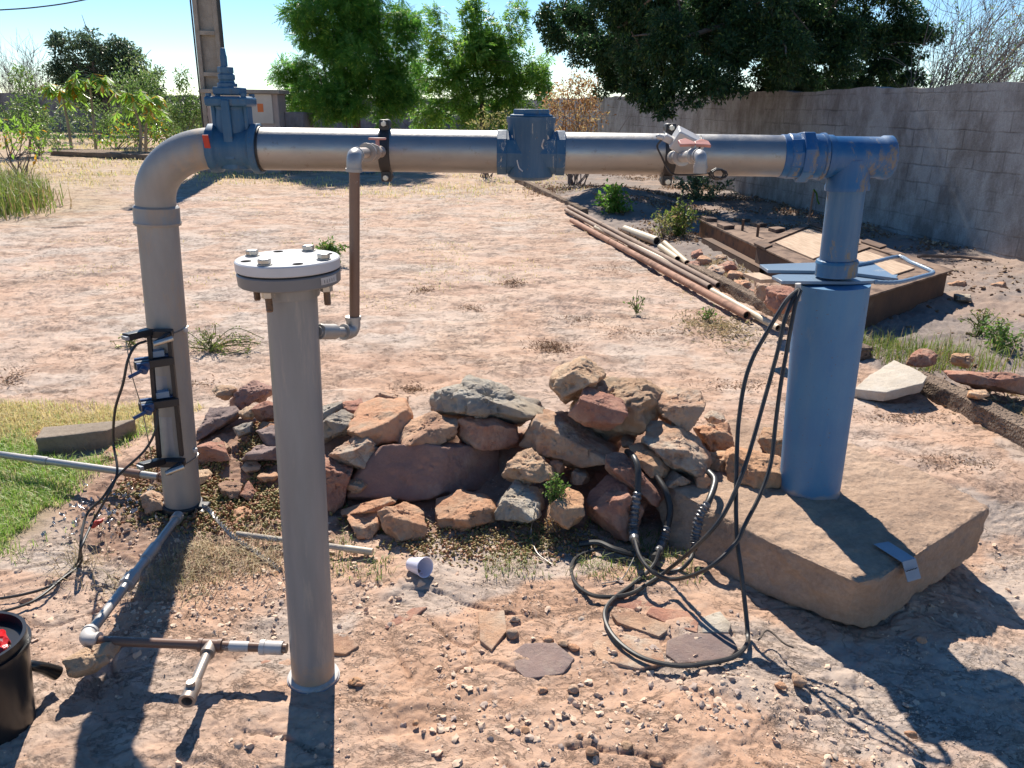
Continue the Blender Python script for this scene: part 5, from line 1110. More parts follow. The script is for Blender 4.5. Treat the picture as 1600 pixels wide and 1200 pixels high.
for (yc, x0, x1, xp) in ((569, 210, 268, 232), (633, 217, 276, 238)):
    p = A((x0 + x1) / 2, yc - 2, YM - .03)
    mb = MB(); o_ = bar(x0, yc + 3, YM - .07, x1 + 3, yc - 6, YM - .0, .020, .026, 'clamp_frame', M['strap'])
    bar(x0, yc - 4, YM - .03, x1 - 4, yc - 12, YM + .01, .016, .020, 'clamp_back', M['bluep'])
    bar(x0 + 2, yc + 4, YM - .075, x0 + 22, yc + 1, YM - .05, .032, .024, 'transducer', M['bluep'])
    bar(x0 + 26, yc - 16, YM - .02, x1 - 12, yc - 19, YM - .0, .028, .022, 'transducer_head', M['plate'])
    a = A(x0 + 16, yc + 7, YM - .085); mb = MB(); mb.cyl(a, a + [0, -.012, -.006], .013, 18); mb.build('knob', M['bluep'], mt); 
    mb = MB(); mb.cyl(a + [-.005, -.01, -.004], a + [-.04, -.03, -.02], .006, 10); mb.build('thumb_screw', M['bluep'], mt)
# chains round the riser
def chain(yc, name='chain'):
    mb = MB(); P = []
    t0 = (RT[2] - A(0, yc, 2.5)[2]) / RD[2]; c = RT - RD * t0
    for i in range(60):
        a = -2.0 + i * 2.9 / 59; P.append(c + np.array([math.cos(a) * .065, math.sin(a) * .065, .022 * (math.cos(a)) * 1.0]))
    mb.tube(P, [.0032 if i % 2 else .0014 for i in range(60)], 5); return mb.build(name, M['wire'], mt), c
chain(522); _, c = chain(724)
for yc in (514, 703):
    t0 = (RT[2] - A(0, yc, 2.5)[2]) / RD[2]; p = RT - RD * t0 + [.064, -.01, 0]; mb = MB(); mb.cyl(p - [0, 0, .008], p + [0, 0, .008], .009, 12); mb.build('chain_catch', M['white'], mt, bevel=.002)
def patch(x0, x1, y0, y1):
    V = []; mb = MB()
    for j in range(9):
        y = y0 + (y1 - y0) * j / 8; t0 = (RT[2] - A(0, y, 2.47)[2]) / RD[2]; c = RT - RD * t0; cx = 800 + (c[0] / 2.5) * 1
        xc = (x0 + (x1 - x0) * .5) + (y - y0) * .09
        for i in range(7):
            xx = A(xc - (x1 - x0) / 2 + (x1 - x0) * i / 6, y, 2.48)[0] - c[0]; xx = max(-.06, min(.06, xx)); V.append(c + [xx, -math.sqrt(.0628**2 - xx * xx), 0])
    k = mb.addv(V)
    for j in range(8):
        for i in range(6): a = k + j * 7 + i; mb.poly((a, a + 1, a + 8, a + 7))
    mb.build('couplant_patch', M['lab'], pl)
patch(243, 262, 584, 612); patch(246, 270, 648, 708)
# meter cables
def cable(name, pts, r, label, mat='cable', cat='cable', seg=8, n=10, group=None):
    P = spline([P3(*p) if len(p) < 4 else G(p[0], p[1], p[3]) for p in pts], n); mb = MB(); mb.tube(P, r, seg); o = mb.build(name, M[mat]); return tag(o, label, cat, group)
cable('meter_cable', [(228, 533, YM - .05), (212, 540, YM - .09), (200, 562, YM - .12), (192, 600, YM - .13), (180, 640, YM - .12), (177, 690, YM - .08), (183, 738, YM - .15), (165, 780, YM - .2), (145, 815, 2.25), (127, 855, 2.12), (120, 880, None), (85, 912, None), (40, 928, None), (-20, 938, None)], .0042, 'thin black sensor cable hanging from the top bracket to the ground at left', 'black')
cable('meter_cable', [(246, 640, YM - .06), (243, 672, YM - .08), (225, 705, YM - .10), (186, 742, YM - .14), (160, 778, YM - .18), (135, 805, 2.26), (126, 850, 2.15), (126, 880, None), (100, 902, None), (50, 940, None), (-20, 962, None)], .0042, 'thin black sensor cable from the middle transducer down to the soil', 'black')
cable('meter_cable', [(197, 534, YM - .10), (206, 585, YM - .11), (222, 640, YM - .09), (232, 690, YM - .08), (238, 722, YM - .06)], .0018, 'very thin chain hanging beside the clamp on sensor', 'wire', 'chain')

# ============================================================ power cables
CG = 'black power cables of the well'
cable('power_cable', [(1249, 452, 2.385), (1232, 466, 2.36), (1217, 488, 2.34), (1195, 525, 2.32), (1176, 560, 2.30), (1163, 600, 2.27), (1154, 660, 2.22), (1151, 720, 2.16), (1150, 790, 2.08), (1152, 845, 2.02), (1159, 900, 1.96), (1168, 985, 1.88), (1166, 1008, None), (1145, 1027, None), (1100, 1037, None), (1056, 1040, None), (1002, 1027, None), (962, 998, None), (945, 965, None), (954, 940, None), (990, 912, None), (1020, 885, None, .03), (1031, 860, None, .06)], .0066, 'black power cable looping lowest over the flagstones', group=CG)
cable('power_cable', [(1250, 453, 2.380), (1238, 470, 2.36), (1226, 500, 2.33), (1216, 545, 2.30), (1204, 590, 2.27), (1190, 640, 2.23), (1176, 690, 2.18), (1158, 745, 2.12), (1128, 808, 2.05), (1085, 856, 2.06), (1040, 893, None, .03), (1008, 915, None), (977, 930, None), (929, 931, None), (900, 912, None), (893, 887, None), (905, 868, None), (940, 858, None), (990, 868, None)], .0066, 'black power cable making the middle loop near the pile', group=CG)
cable('power_cable', [(1251, 454, 2.375), (1243, 475, 2.35), (1236, 510, 2.32), (1229, 550, 2.30), (1220, 600, 2.26), (1212, 660, 2.22), (1205, 720, 2.16), (1190, 768, 2.10), (1164, 820, 2.03), (1150, 848, 2.00), (1119, 879, 1.97), (1087, 897, 2.0), (1050, 905, None, .05), (1020, 894, None, .07), (1000, 870, None, .09), (992, 845, None, .11)], .0066, 'black power cable curving to the left tape joint', group=CG)
cable('power_cable', [(1084, 858, 2.26), (1079, 874, None, .04), (1062, 890, None), (1034, 892, None), (1005, 872, None)], .0070, 'short grey cable tail under the right tape joint', group=CG)
def joint(name, pts, label, rs, tp0, tp1):
    root = empty(name, P3(*pts[0]), label, 'cable joint', 'taped cable joints beside the slab'); P = spline([P3(*p) if len(p) < 4 else G(p[0], p[1], p[3]) for p in pts], 10); n = len(P)
    mb = MB(); mb.tube(P, rs, 12); mb.build('thick_cable', M['cable'], root)
    i0, i1 = int(tp0 * n), int(tp1 * n); mb = MB(); T = P[i0:i1]; T = spline(T, 3); mb.tube(T, [rs + .0035 + .0022 * math.sin(i * 1.1) * (1 if 2 < i < len(T) - 3 else 0) - (.003 if i in (0, len(T) - 1) else 0) for i in range(len(T))], 12, wob=.06); mb.build('tape_wrap', M['tape'], root)
joint('cable_joint', [(980, 706, 2.62), (990, 714, 2.50), (997, 735, 2.44), (996, 769, 2.40), (991, 807, 2.36), (990, 835, 2.32), (994, 852, None, .09)], 'left taped joint of a thick grey cable in front of the leaning pink slab', .0115, .5, .93)
joint('cable_joint', [(1026, 745, 2.50), (1040, 768, 2.44), (1047, 797, 2.40), (1041, 829, 2.36), (1033, 852, 2.33), (1022, 872, None, .04)], 'middle dark taped joint against the slab side', .0115, .55, .92)
joint('cable_joint', [(1108, 738, 2.48), (1117, 752, 2.42), (1108, 782, 2.33), (1094, 806, 2.30), (1087, 838, 2.28), (1084, 860, 2.25)], 'right taped joint hanging over the slab edge', .0115, .45, .95)
cable('thin_wire', [(1000, 850, None), (984, 885, None, .03), (970, 905, None), (940, 912, None)], .0018, 'thin stiff wire beside the left cable joint', 'wire', 'wire')
cable('thin_wire', [(838, 785, 2.42), (836, 800, 2.38), (830, 830, None, .02), (838, 862, None), (862, 882, None)], .0022, 'thin white wire hanging below the weed', 'wire', 'wire')
cable('root_strand', [(1185, 1000, None), (1200, 985, None), (1225, 1005, None), (1240, 1012, None)], .0028, 'short dark twig lying right of the cable loop', 'bark', 'twig')
cable('foot_cable', [(905, 850, None, .02), (935, 848, None, .03), (960, 858, None, .03), (990, 866, None, .02), (1012, 868, None)], .010, 'thick black cable end in the shade of the stones', 'black', 'cable')
# twisted wire rope at riser foot
P0 = spline([A(318, 790, 2.46), G(330, 800, .05), G(345, 818, .05), G(362, 836, .035), G(385, 852, .02), G(405, 866, .015), G(425, 880, .015), G(440, 893, .012)], 14)
mb = MB()
for ph in (0, 2.1, 4.2): mb.tube([p + np.array([math.cos(i * .7 + ph), math.sin(i * .7 + ph) * .4, math.sin(i * .7 + ph)]) * .0058 for i, p in enumerate(P0)], .0030, 5)
tag(mb.build('wire_rope', M['wire']), 'twisted grey wire tied at the foot of the riser pipe', 'wire')

# ============================================================ rusty and pale pipes on the ground
def gpipe(p0, p1, r, mat, label, group=None, z=None, hollow=True):
    a = G(*p0, 0); b = G(*p1, 0); z = r + .015 if z is None else z; a[2] = z; b[2] = z + .0; d = (b - a) / np.linalg.norm(b - a); L = np.linalg.norm(b - a)
    root = empty('old_pipe', (a + b) / 2, label, 'pipe', group); mb = MB()
    P = [(0, r * .85), (0, r), (L * .33, r * 1.0), (L * .33, r * 1.12), (L * .345, r * 1.12), (L * .345, r), (L, r), (L, r * .82), (L - .1, r * .82)] if L > 2 else [(0, r * .8), (0, r), (L, r), (L, r * .82), (L - .06, r * .82)]
    mb.lathe(a, d, P, 20); mb.build('pipe_barrel', M[mat], root)
    mb = MB(); mb.lathe(b - d * .03, d, [(0, r * .815), (.001, r * .815)], 16); mb.build('bore', M['ink'], root)  # black disc paints the shade inside the open pipe end
OG = 'old pipes lying along the kerb'
gpipe((893, 350), (1166, 503), .031, 'rusty', 'long reddish rusty pipe nearest the yard', OG)
gpipe((884, 335), (1108, 460), .026, 'rusty2', 'long brown pipe in the middle of the bundle', OG, z=.06)
gpipe((888, 331), (1121, 459), .026, 'rusty2', 'long brown pipe closest to the kerb', OG, z=.07)
gpipe((930, 362), (1110, 450), .024, 'palepipe', 'greyish long pipe behind the brown ones', OG, z=.05)
gpipe((1112, 462), (1215, 522), .024, 'palepipe', 'short dusty pale pipe ending behind the blue casing', OG, z=.04)
SG = 'short pale pipe offcuts'
gpipe((976, 367), (1026, 386), .048, 'palepipe', 'thickest short pale pipe with rusty open end', SG)
gpipe((1031, 392), (1058, 412), .030, 'palepipe', 'short pale pipe offcut, left one of the pair', SG)
gpipe((1038, 386), (1073, 418), .028, 'palepipe', 'short pale pipe offcut, right one of the pair', SG)

# ============================================================ rusty formwork
fw = empty('rusty_formwork', G(1360, 512), 'big rusty formwork box with plywood panels lying tilted behind the blue casing', 'formwork')
def pt(x, y, Y): return A(x, y, Y)
TA, TBp, TCp, TD = G(1182, 386, .22), G(1264, 352, .20), G(1481, 425, .20), G(1352, 466, .23)
low = lambda p, z: np.array([p[0], p[1], z])
nrm = np.cross(TBp - TD, TA - TD); nrm /= np.linalg.norm(nrm); nrm = nrm if nrm[2] > 0 else -nrm
hh = [.0] * 4
mb = MB(); mb.prism([TA, TD, TCp, TBp], [TA - UP * .23, TD - UP * (TD[2] + .02), TCp - UP * (TCp[2] - .0), TBp - UP * .25]); mb.build('box_body', M['rustplate'], fw, smooth=False, bevel=.004)
def bil(u, v): return (TA * (1 - u) + TD * u) * (1 - v) + (TBp * (1 - u) + TCp * u) * v
def topplate(u0, u1, v0, v1, z, th, name, mat):
    q = [bil(u0, v0), bil(u1, v0), bil(u1, v1), bil(u0, v1)]; mb = MB(); mb.prism([p + nrm * (z + th) for p in q], [p + nrm * z for p in q]); mb.build(name, M[mat], fw, smooth=False, bevel=.002)
topplate(.0, 1.0, .0, 1.0, .002, .008, 'top_sheet', 'dirtytop')
topplate(.07, .46, .20, .84, .011, .012, 'plywood_panel', 'ply'); topplate(.58, .90, .16, .78, .011, .012, 'plywood_panel', 'ply')
for (u0, u1, v0, v1) in ((-.02, 1.02, -.02, .10), (-.02, 1.02, .90, 1.02), (-.02, .04, .1, .9), (.50, .56, .1, .9), (.96, 1.02, .1, .9)): topplate(u0, u1, v0, v1, .012, .014, 'frame_strip', 'dirtytop')
for (u, v) in ((.0, .0), (.5, .0), (.5, .95), (.05, .95)): topplate(u - .02, u + .12, v - .03, v + .09, .030, .012, 'corner_plate', 'rustplate')
f2 = empty('rusty_trough', G(1190, 420), 'long rusty steel trough lid with square plates left of the plywood formwork', 'formwork')
Q = [G(1094, 345, .20), G(1163, 348, .19), G(1246, 370, .19), G(1183, 387, .20)]
lo2 = [low(Q[0], .0), low(Q[1], .05), low(Q[2], .05), low(Q[3], .0)]
mb = MB(); mb.prism([Q[0], Q[3], Q[2], Q[1]], [lo2[0], lo2[3], lo2[2], lo2[1]]); mb.build('trough_body', M['rustor'], f2, smooth=False, bevel=.004)
Q2 = [Q[0], Q[3], Q[2], Q[1]]
def bl2(u, v): return (Q2[0] * (1 - u) + Q2[1] * u) * (1 - v) + (Q2[3] * (1 - u) + Q2[2] * u) * v
def tp2(u0, u1, v0, v1, z, th, name, mat):
    q = [bl2(u0, v0), bl2(u1, v0), bl2(u1, v1), bl2(u0, v1)]; mb = MB(); mb.prism([p + UP * (z + th) for p in q], [p + UP * z for p in q]); mb.build(name, M[mat], f2, smooth=False, bevel=.002)
tp2(-.02, 1.02, -.03, 1.03, .002, .02, 'cover_sheet', 'dirtytop')
for (u, v) in ((.0, .0), (.0, .75), (.33, .0), (.33, .75), (.66, .75)): tp2(u, u + .13, v, v + .24, .024, .035, 'square_plate', 'dirtytop')
for (u, v) in ((.55, .3), (.8, .3)): p = bl2(u, v); mb = MB(); mb.cyl(p, p + UP * .14, .014, 8); mb.build('bolt', M['rustplate'], f2)
mb = MB(); a, b = G(1096, 376, .05), G(1186, 424, .05); ddx = (b - a) / np.linalg.norm(b - a); sxx = np.cross(UP, ddx)
mb.prism([a + UP * .03, b + UP * .03, b + UP * .03 + sxx * .11, a + UP * .03 + sxx * .11], [a + UP * .022, b + UP * .022, b + UP * .022 + sxx * .11, a + UP * .022 + sxx * .11])
mb.prism([a + UP * .03, b + UP * .03, b + UP * .03 + sxx * .008, a + UP * .03 + sxx * .008], [a - UP * .05, b - UP * .05, b - UP * .05 + sxx * .008, a - UP * .05 + sxx * .008])
tag(mb.build('angle_iron', M['rustplate'], None, smooth=False, bevel=.001), 'rusty angle iron beside the trough lid', 'angle iron')
mb = MB(); mb.box(A(1187, 434, 4.7), (.11, .20, .022), rotz(.25)); tag(mb.build('wood_offcut', M['ply'], None, bevel=.002), 'small wooden board offcut left of the blue steel plate', 'board')
# steel rod with teal string standing by the wall
rp = empty('marker_rod', G(1262, 352), 'thin rusty rod with a pale green string in front of the wall', 'rod')
b0 = G(1262, 352); mb = MB(); mb.cyl(b0, A(1272, 296, b0[1]), .014, 8); mb.build('rod', M['rusty'], rp)
mb = MB(); mb.tube(spline([A(1271, 296, b0[1] - .02), A(1276, 303, b0[1] - .02), A(1277, 312, b0[1] - .02), A(1280, 319, b0[1] - .02)], 5), .010, 5); mb.build('string', M['neem2'], rp)
mb = MB(); a, b = G(1433, 408), G(1560, 412); mb.tube([A(1434, 402, a[1]) , A(1440, 399, a[1]), A(1500, 401, a[1] + .1), A(1550, 406, b[1])], .018, 6, wob=.3); tag(mb.build('dry_stick', M['rusty2']), 'crooked dry stick lying near the wall at right', 'stick')

# ============================================================ pole, meter box, wire
mb = MB(); PB = G(350, 266); 
def pole():
    root = empty('concrete_pole', PB, 'pale concrete utility pole with recessed panels behind the gate valve', 'pole'); Y = PB[1]
    # leaning axis from base px (345,262) to (320,-10)
    a = A(347, 262, Y); b = A(290, -330, Y - .2); dz = (b - a); L = np.linalg.norm(dz); dz /= L; M3 = frame(np.cross([0, 1., 0], dz), dz)
    w0, w1, dp = .27, .235, .24
    def sec(t0, t1, x0, x1, y0, y1, mb):
        for_ = []
        wa = w0 + (w1 - w0) * t0; wb = w0 + (w1 - w0) * t1
        bt = [a + dz * L * t0 + M3 @ np.array([x * wa, y * dp, 0]) for x, y in ((x0, y0), (x1, y0), (x1, y1), (x0, y1))]
        tt = [a + dz * L * t1 + M3 @ np.array([x * wb, y * dp, 0]) for x, y in ((x0, y0), (x1, y0), (x1, y1), (x0, y1))]
        mb.prism(tt, bt)
    mb = MB(); sec(0, 1, -1, -.62, -.5, .5, mb); mb.build('left_flange', M['pole'], root, bevel=.01)
    mb = MB(); sec(0, 1, .62, 1, -.5, .5, mb); mb.build('right_flange', M['pole'], root, bevel=.01)
    mb = MB(); sec(0, 1, -.62, .62, -.1, .12, mb); mb.build('web', M['pole'], root)
    for k in range(9):
        t = .04 + k * .115; mb = MB(); sec(t, t + .012, -.62, .62, -.5, -.1, mb); mb.build('crossbar', M['pole'], root, bevel=.005)
    mb = MB()
    mb.tube([a + dz * L * t + M3 @ np.array([-1.06 * w0, -.1, 0]) for t in (0, .5, 1)], .018, 6); mb.tube([a + dz * L * t + M3 @ np.array([1.14 * w0, -.15, 0]) for t in (0, .5, 1)], .035, 8)
    mb.build('conduit', M['black'], root)
pole()
by = PB[1] - .25
def qb(x0, x1, y0, y1, Y, d):   # box with front face spanning pixels at distance Y
    a = A(x0, y1, Y); b = A(x1, y0, Y); return (np.array([(a[0] + b[0]) / 2, Y + d / 2, (a[2] + b[2]) / 2]), (b[0] - a[0], d, b[2] - a[2]))
mbx = empty('meter_box', G(380, 262), 'masonry meter cabinet with cream metal door beside the concrete pole', 'meter box')
c, s_ = qb(330, 428, 146, 262, by, .6); c[2] = s_[2] / 2 + 0; 
zt = A(380, 146, by)[2]; x0 = A(326, 200, by)[0]; x1 = A(437, 200, by)[0]
mb = MB(); mb.box(((x0 + x1) / 2, by + .33, zt / 2), (x1 - x0, .6, zt)); mb.build('cabinet_body', M['boxwall'], mbx, bevel=.01)
mb = MB(); mb.box(((x0 + x1) / 2, by + .30, zt + .04), (x1 - x0 + .16, .78, .08)); mb.build('cap_slab', M['pole'], mbx, bevel=.01)
a, b = A(330, 192, by), A(424, 147, by); mb = MB(); mb.box(((a[0] + b[0]) / 2, by + .015, (a[2] + b[2]) / 2), (b[0] - a[0], .04, b[2] - a[2])); dr = mb.build('metal_door', M['panel'], mbx, bevel=.006)
a, b = A(403, 175, by), A(411, 162, by); mb = MB(); mb.box(((a[0] + b[0]) / 2, by - .008, (a[2] + b[2]) / 2), (b[0] - a[0], .004, b[2] - a[2])); mb.build('warning_sticker', M['orange_label'], dr, smooth=False)
c_, d_ = A(437, 196, by), A(462, 196, by); mb = MB(); mb.box((c_[0] + .2, by + .9, .62), (.4, .9, 1.24)); mb.build('side_wall', M['wall_far'], mbx, bevel=.01)
mb = MB(); mb.box(((x0 + x1) / 2 - .2, by - .28, .10), (x1 - x0 + .6, .5, .20)); mb.build('plinth', M['boxwall'], mbx, bevel=.01)
P = spline([A(-60, 18, 12), A(0, 15.5, 12), A(60, 11, 12), A(130, 0, 12), A(260, -30, 13), A(320, -60, 16)], 8)
mb = MB(); mb.tube(P, .009, 6); tag(mb.build('overhead_wire', M['black']), 'single dark overhead wire crossing the top left corner of the sky', 'wire')
# black cap object on wall top
mb = MB(); p = A(1081, 164, 17.3); mb.lathe(p, (0, -.3, -1), [(0, .09), (.1, .12), (.22, .08)], 10); tag(mb.build('black_container', M['black']), 'small black thing hanging on top of the grey wall under the tree', 'container')
mb = MB(); p = G(573, 272); mb.lathe(p + [0, 0, .05], (1, .1, 0), [(-.18, .02), (-.15, .06), (.1, .055), (.18, .02)], 12); tag(mb.build('plastic_bottle', M['plate']), 'crushed bluish plastic bottle on the far grass below the pipe', 'bottle')

# ============================================================ bucket with bag, cup, red bit
bk_ = empty('black_bucket', G(-12, 1150), 'black plastic bucket cut off by the lower left corner', 'bucket')
Cb = G(-14, 1130); Cb[2] = 0; ra, rb = .092, .112; hb_ = .235
mb = MB(); mb.lathe(Cb - UP * .03, UP, [(0, .09), (.03, ra), (hb_ - .03, rb * .97), (hb_ - .01, rb), (hb_ + .03, rb), (hb_ + .03, rb - .008), (hb_ - .03, rb - .011), (.05, ra - .008), (.05, .001)], 64, cap=False); mb.build('bucket_shell', M['bucket'], bk_)
mb = MB(); mb.lathe(Cb + UP * (hb_ - .03), UP, [(0, rb), (0, rb + .006), (.008, rb + .006), (.008, rb)], 64); mb.build('rim_band', M['bucket'], bk_)
V, F = ico(4); Q = V * np.array([.088, .08, .07]); Q = Q * (1 + .35 * (fbm3(V * 2.2 + 4, 4, 60)[:, None] - .5)) + V * (np.abs(noise3(V * 7, 61)[:, None] - .5) * .03)
tag(npmesh('plastic_bag', Q + Cb + [.0, .0, hb_ - .06], F, M['redbag'], None, True, 25), 'crumpled red and white plastic bag inside the black bucket', 'bag')
P = spline([G(30, 1035, .10), G(52, 1040, .085), G(72, 1045, .055), G(90, 1052, .028)], 6); mb = MB(); mb.tube(P, list(np.linspace(.010, .018, len(P))), 14); hz = mb.build('hose_end', M['bucket'])
tag(hz, 'short black flattened hose end beside the bucket', 'hose')
cp = G(653, 884, .028); ax_ = np.array([.05, -.045, .018]); ax_ /= np.linalg.norm(ax_); mb = MB()
mb.lathe(cp - ax_ * .035, ax_, [(0, .001), (0, .021), (.068, .031), (.070, .033), (.072, .032), (.070, .030), (.003, .020), (.003, .001)], 32, cap=False); tag(mb.build('plastic_cup', M['cup']), 'white disposable plastic cup lying on the ground below the pile', 'cup')
rock([(138, 822), (150, 812), (166, 809), (160, 818), (146, 825)], 2.34, M['red_paint'], 'small bright red plastic scrap on the soil beside the grass', .4, .5, 62, None, 'plastic_scrap', lod=3, cat='scrap')
# crumpled foil
V = []; F = []
P = scatter(300, (-1.62, -1.2), (2.28, 2.72), lambda x, y: np.exp(-((x + 1.42) / .16)**2 - ((y - 2.5) / .17)**2))
fo = []
for p in P:
    k = len(V); s = .0065 * (.4 + random.random()); a = random.random() * 6.28
    for i in range(3):
        for j in range(3): V.append([p[0] + (math.cos(a) * (i - 1) - math.sin(a) * (j - 1)) * s, p[1] + (math.sin(a) * (i - 1) + math.cos(a) * (j - 1)) * s * .7, p[2] + .010 + random.random() * .02])
    for i in range(2):
        for j in range(2): q = k + i * 3 + j; F.append([q, q + 1, q + 4, q + 3])
tag(npmesh('foil_scraps', np.array(V), np.array(F), M['foil'], None, False, 0), 'crumpled shiny foil scraps at the foot of the riser pipe', 'foil', kind='stuff')

# ============================================================ ground cover, weeds, gravel, litter
# gravel
gV, gF = ico(2)
def gravel(name, P, smin, smax, label, mat='gravel', flat=.7, power=3, lo=False):
    gV, gF = ico(1 if lo else 2)
    n = len(P); a, b, c = rand_rot(n, 2.0); s = smin + (smax - smin) * rng.random(n)**power
    TV = gV * np.array([1, .8, flat]); TV = TV * (1 + .75 * (noise3(gV * 2.1 + 3, 77)[:, None] - .5) * 2)
    V, F_ = inst(TV, [gF], P + np.array([0, 0, .004]), a, b, c, s); o = npmesh(name, V, F_, M[mat], None, True, 40); return tag(o, label, 'gravel', kind='stuff')
P1 = scatter(9000, (-.2, 1.0), (1.15, 2.0), lambda x, y: sst(fbm2(x * 2.2, y * 2.2, 4, 401) + .28 * np.exp(-((x - .35) / .4)**2 - ((y - 1.5) / .25)**2), .52, .72))
P2 = scatter(4500, (-1.6, 1.9), (1.15, 2.6), lambda x, y: sst(fbm2(x * 3, y * 3, 4, 402), .48, .68))
P3_ = scatter(5000, (-1.4, -.3), (1.8, 2.6), lambda x, y: np.exp(-((x + .9) / .4)**2 - ((y - 2.15) / .35)**2))
gravel('gravel', np.concatenate([P1[::2], P2]), .0012, .0120, 'small tan and brown pebbles scattered over the foreground', power=7)
P = scatter(30000, (-1.7, 2.1), (1.1, 2.9), lambda x, y: sst(fbm2(x * 3.3, y * 3.3, 5, 433), .40, .62) * (1 - grassmask(x, y)))
gravel('grit', P, .0009, .0042, 'fine sandy grit over the foreground paving', power=3, lo=True)
gravel('soil_crumbs', P3_, .0014, .009, 'crumbs of red soil and pebbles around the pipe feet')
P = scatter(9000, (1.7, 7), (3.0, 11), lambda x, y: soilmask(x, y)[0] * sst(fbm2(x * 2, y * 2, 3, 403), .4, .6))
gravel('dark_gravel', P, .003, .022, 'stony grey crumbs on the soil right of the kerb', 'litter', .6, 4)
# bigger loose chips: individual stones
random.seed(5)
CH = [(1248, 1062, 'dark chip at the right of the cable loop'), (1222, 1072, 'small dark stone left of the dark chip'), (650, 1130, 'pale pebble in the bottom middle'), (895, 1012, 'reddish cube stone next to the left cable loop'), (880, 1006, 'small tan stone beside the reddish cube'), (805, 968, 'orange stone next to the upright flagstone'), (800, 990, 'long tan chip below the orange stone'), (858, 1000, 'oval cream pebble above the foreground flagstone'), (820, 1140, 'dark round pebble in the lower middle'), (925, 1175, 'striped reddish brick chip at the bottom'), (980, 1165, 'white pebble at the bottom right of the brick chip'), (1025, 1190, 'pinkish angular chip at the bottom edge'), (895, 1078, 'round cream pebble under the foreground flagstone'), (848, 1078, 'egg shaped cream pebble below the foreground flagstone'), (552, 1066, 'cream pebble near the foot of the standpipe'), (562, 1070, 'second smaller pebble near the foot of the standpipe'), (1000, 855, 'round pebble in the shade of the slab'), (1440, 1000, 'round reddish pebble in the slab shadow'), (40, 938, 'flat chip under the sensor cable'), (905, 1150, 'grey pebble near the bottom'), (430, 900, 'pale chip left of the standpipe'), (1425, 1148, 'small pebble at the tip of the cable shadows')]
for i, (x, y, l_) in enumerate(CH):
    s_ = random.uniform(6, 13) if i not in (0,) else 14; z0 = G(x, y)
    rock([(x + s_ * math.cos(a) * random.uniform(.8, 1.15), y + .7 * s_ * math.sin(a) * random.uniform(.8, 1.15)) for a in np.linspace(0, 5.2, 6)], float(z0[1]), ['mix', 'sand', 'orange', 'sand', 'mortar', 'mix'][i % 6], l_, .8, .6, 200 + i, 'loose stones on the paving', 'pebble', lod=4, rough=.6, sharp=8, cat='pebble')
# creeping succulents on the mound
def lumps(name, P, size, mat, label, cat='ground cover'):
    n = len(P); V0, F0 = ico(1); a, b, c = rand_rot(n, .5); V, F_ = inst(V0 * np.array([1.5, .7, .6]), [F0], P + rng.normal(size=(n, 3)) * [.008, .008, .007] + [0, 0, .008], a, b, c, size * (.6 + .8 * rng.random(n))); return tag(npmesh(name, V, F_, M[mat], None, True, 0), label, cat, kind='stuff')
P = scatter(30000, (-1.5, -.55), (2.35, 3.45), lambda x, y: sst(fbm2(x * 4, y * 4, 4, 410), .42, .55) * np.exp(-(((x + 1.05) / .42)**2 + ((y - 2.85) / .45)**2)**3))
lumps('creeping_succulent', P, .0062, 'succ', 'creeping olive and rust coloured succulent over the soil mound')
P = scatter(9000, (-.55, .6), (2.15, 2.6), lambda x, y: sst(fbm2(x * 5, y * 5, 4, 411), .45, .58) * np.exp(-(((x - .0) / .45)**2 + ((y - 2.36) / .12)**2)**2))
lumps('dark_ground_cover', P, .005, 'succ', 'dark creeping plants in the shade at the foot of the pile')
P = scatter(6500, (-1.5, -.6), (1.98, 2.55), lambda x, y: sst(fbm2(x * 5, y * 5, 3, 412), .4, .6) * np.exp(-(((x + 1.05) / .35)**2 + ((y - 2.22) / .2)**2)**2))
grass_patch('straw', 'dead straw around the foot of the riser pipe', 'straw', P, .045, .0022, M['straw'], 2.2)
P = scatter(3500, (-.6, .6), (2.12, 2.5), lambda x, y: sst(fbm2(x * 6, y * 6, 3, 413), .45, .6)); grass_patch('weedy_grass', 'sparse weedy grass at the foot of the pile', 'grass', P, .028, .0024, M['bush'], 1.6)
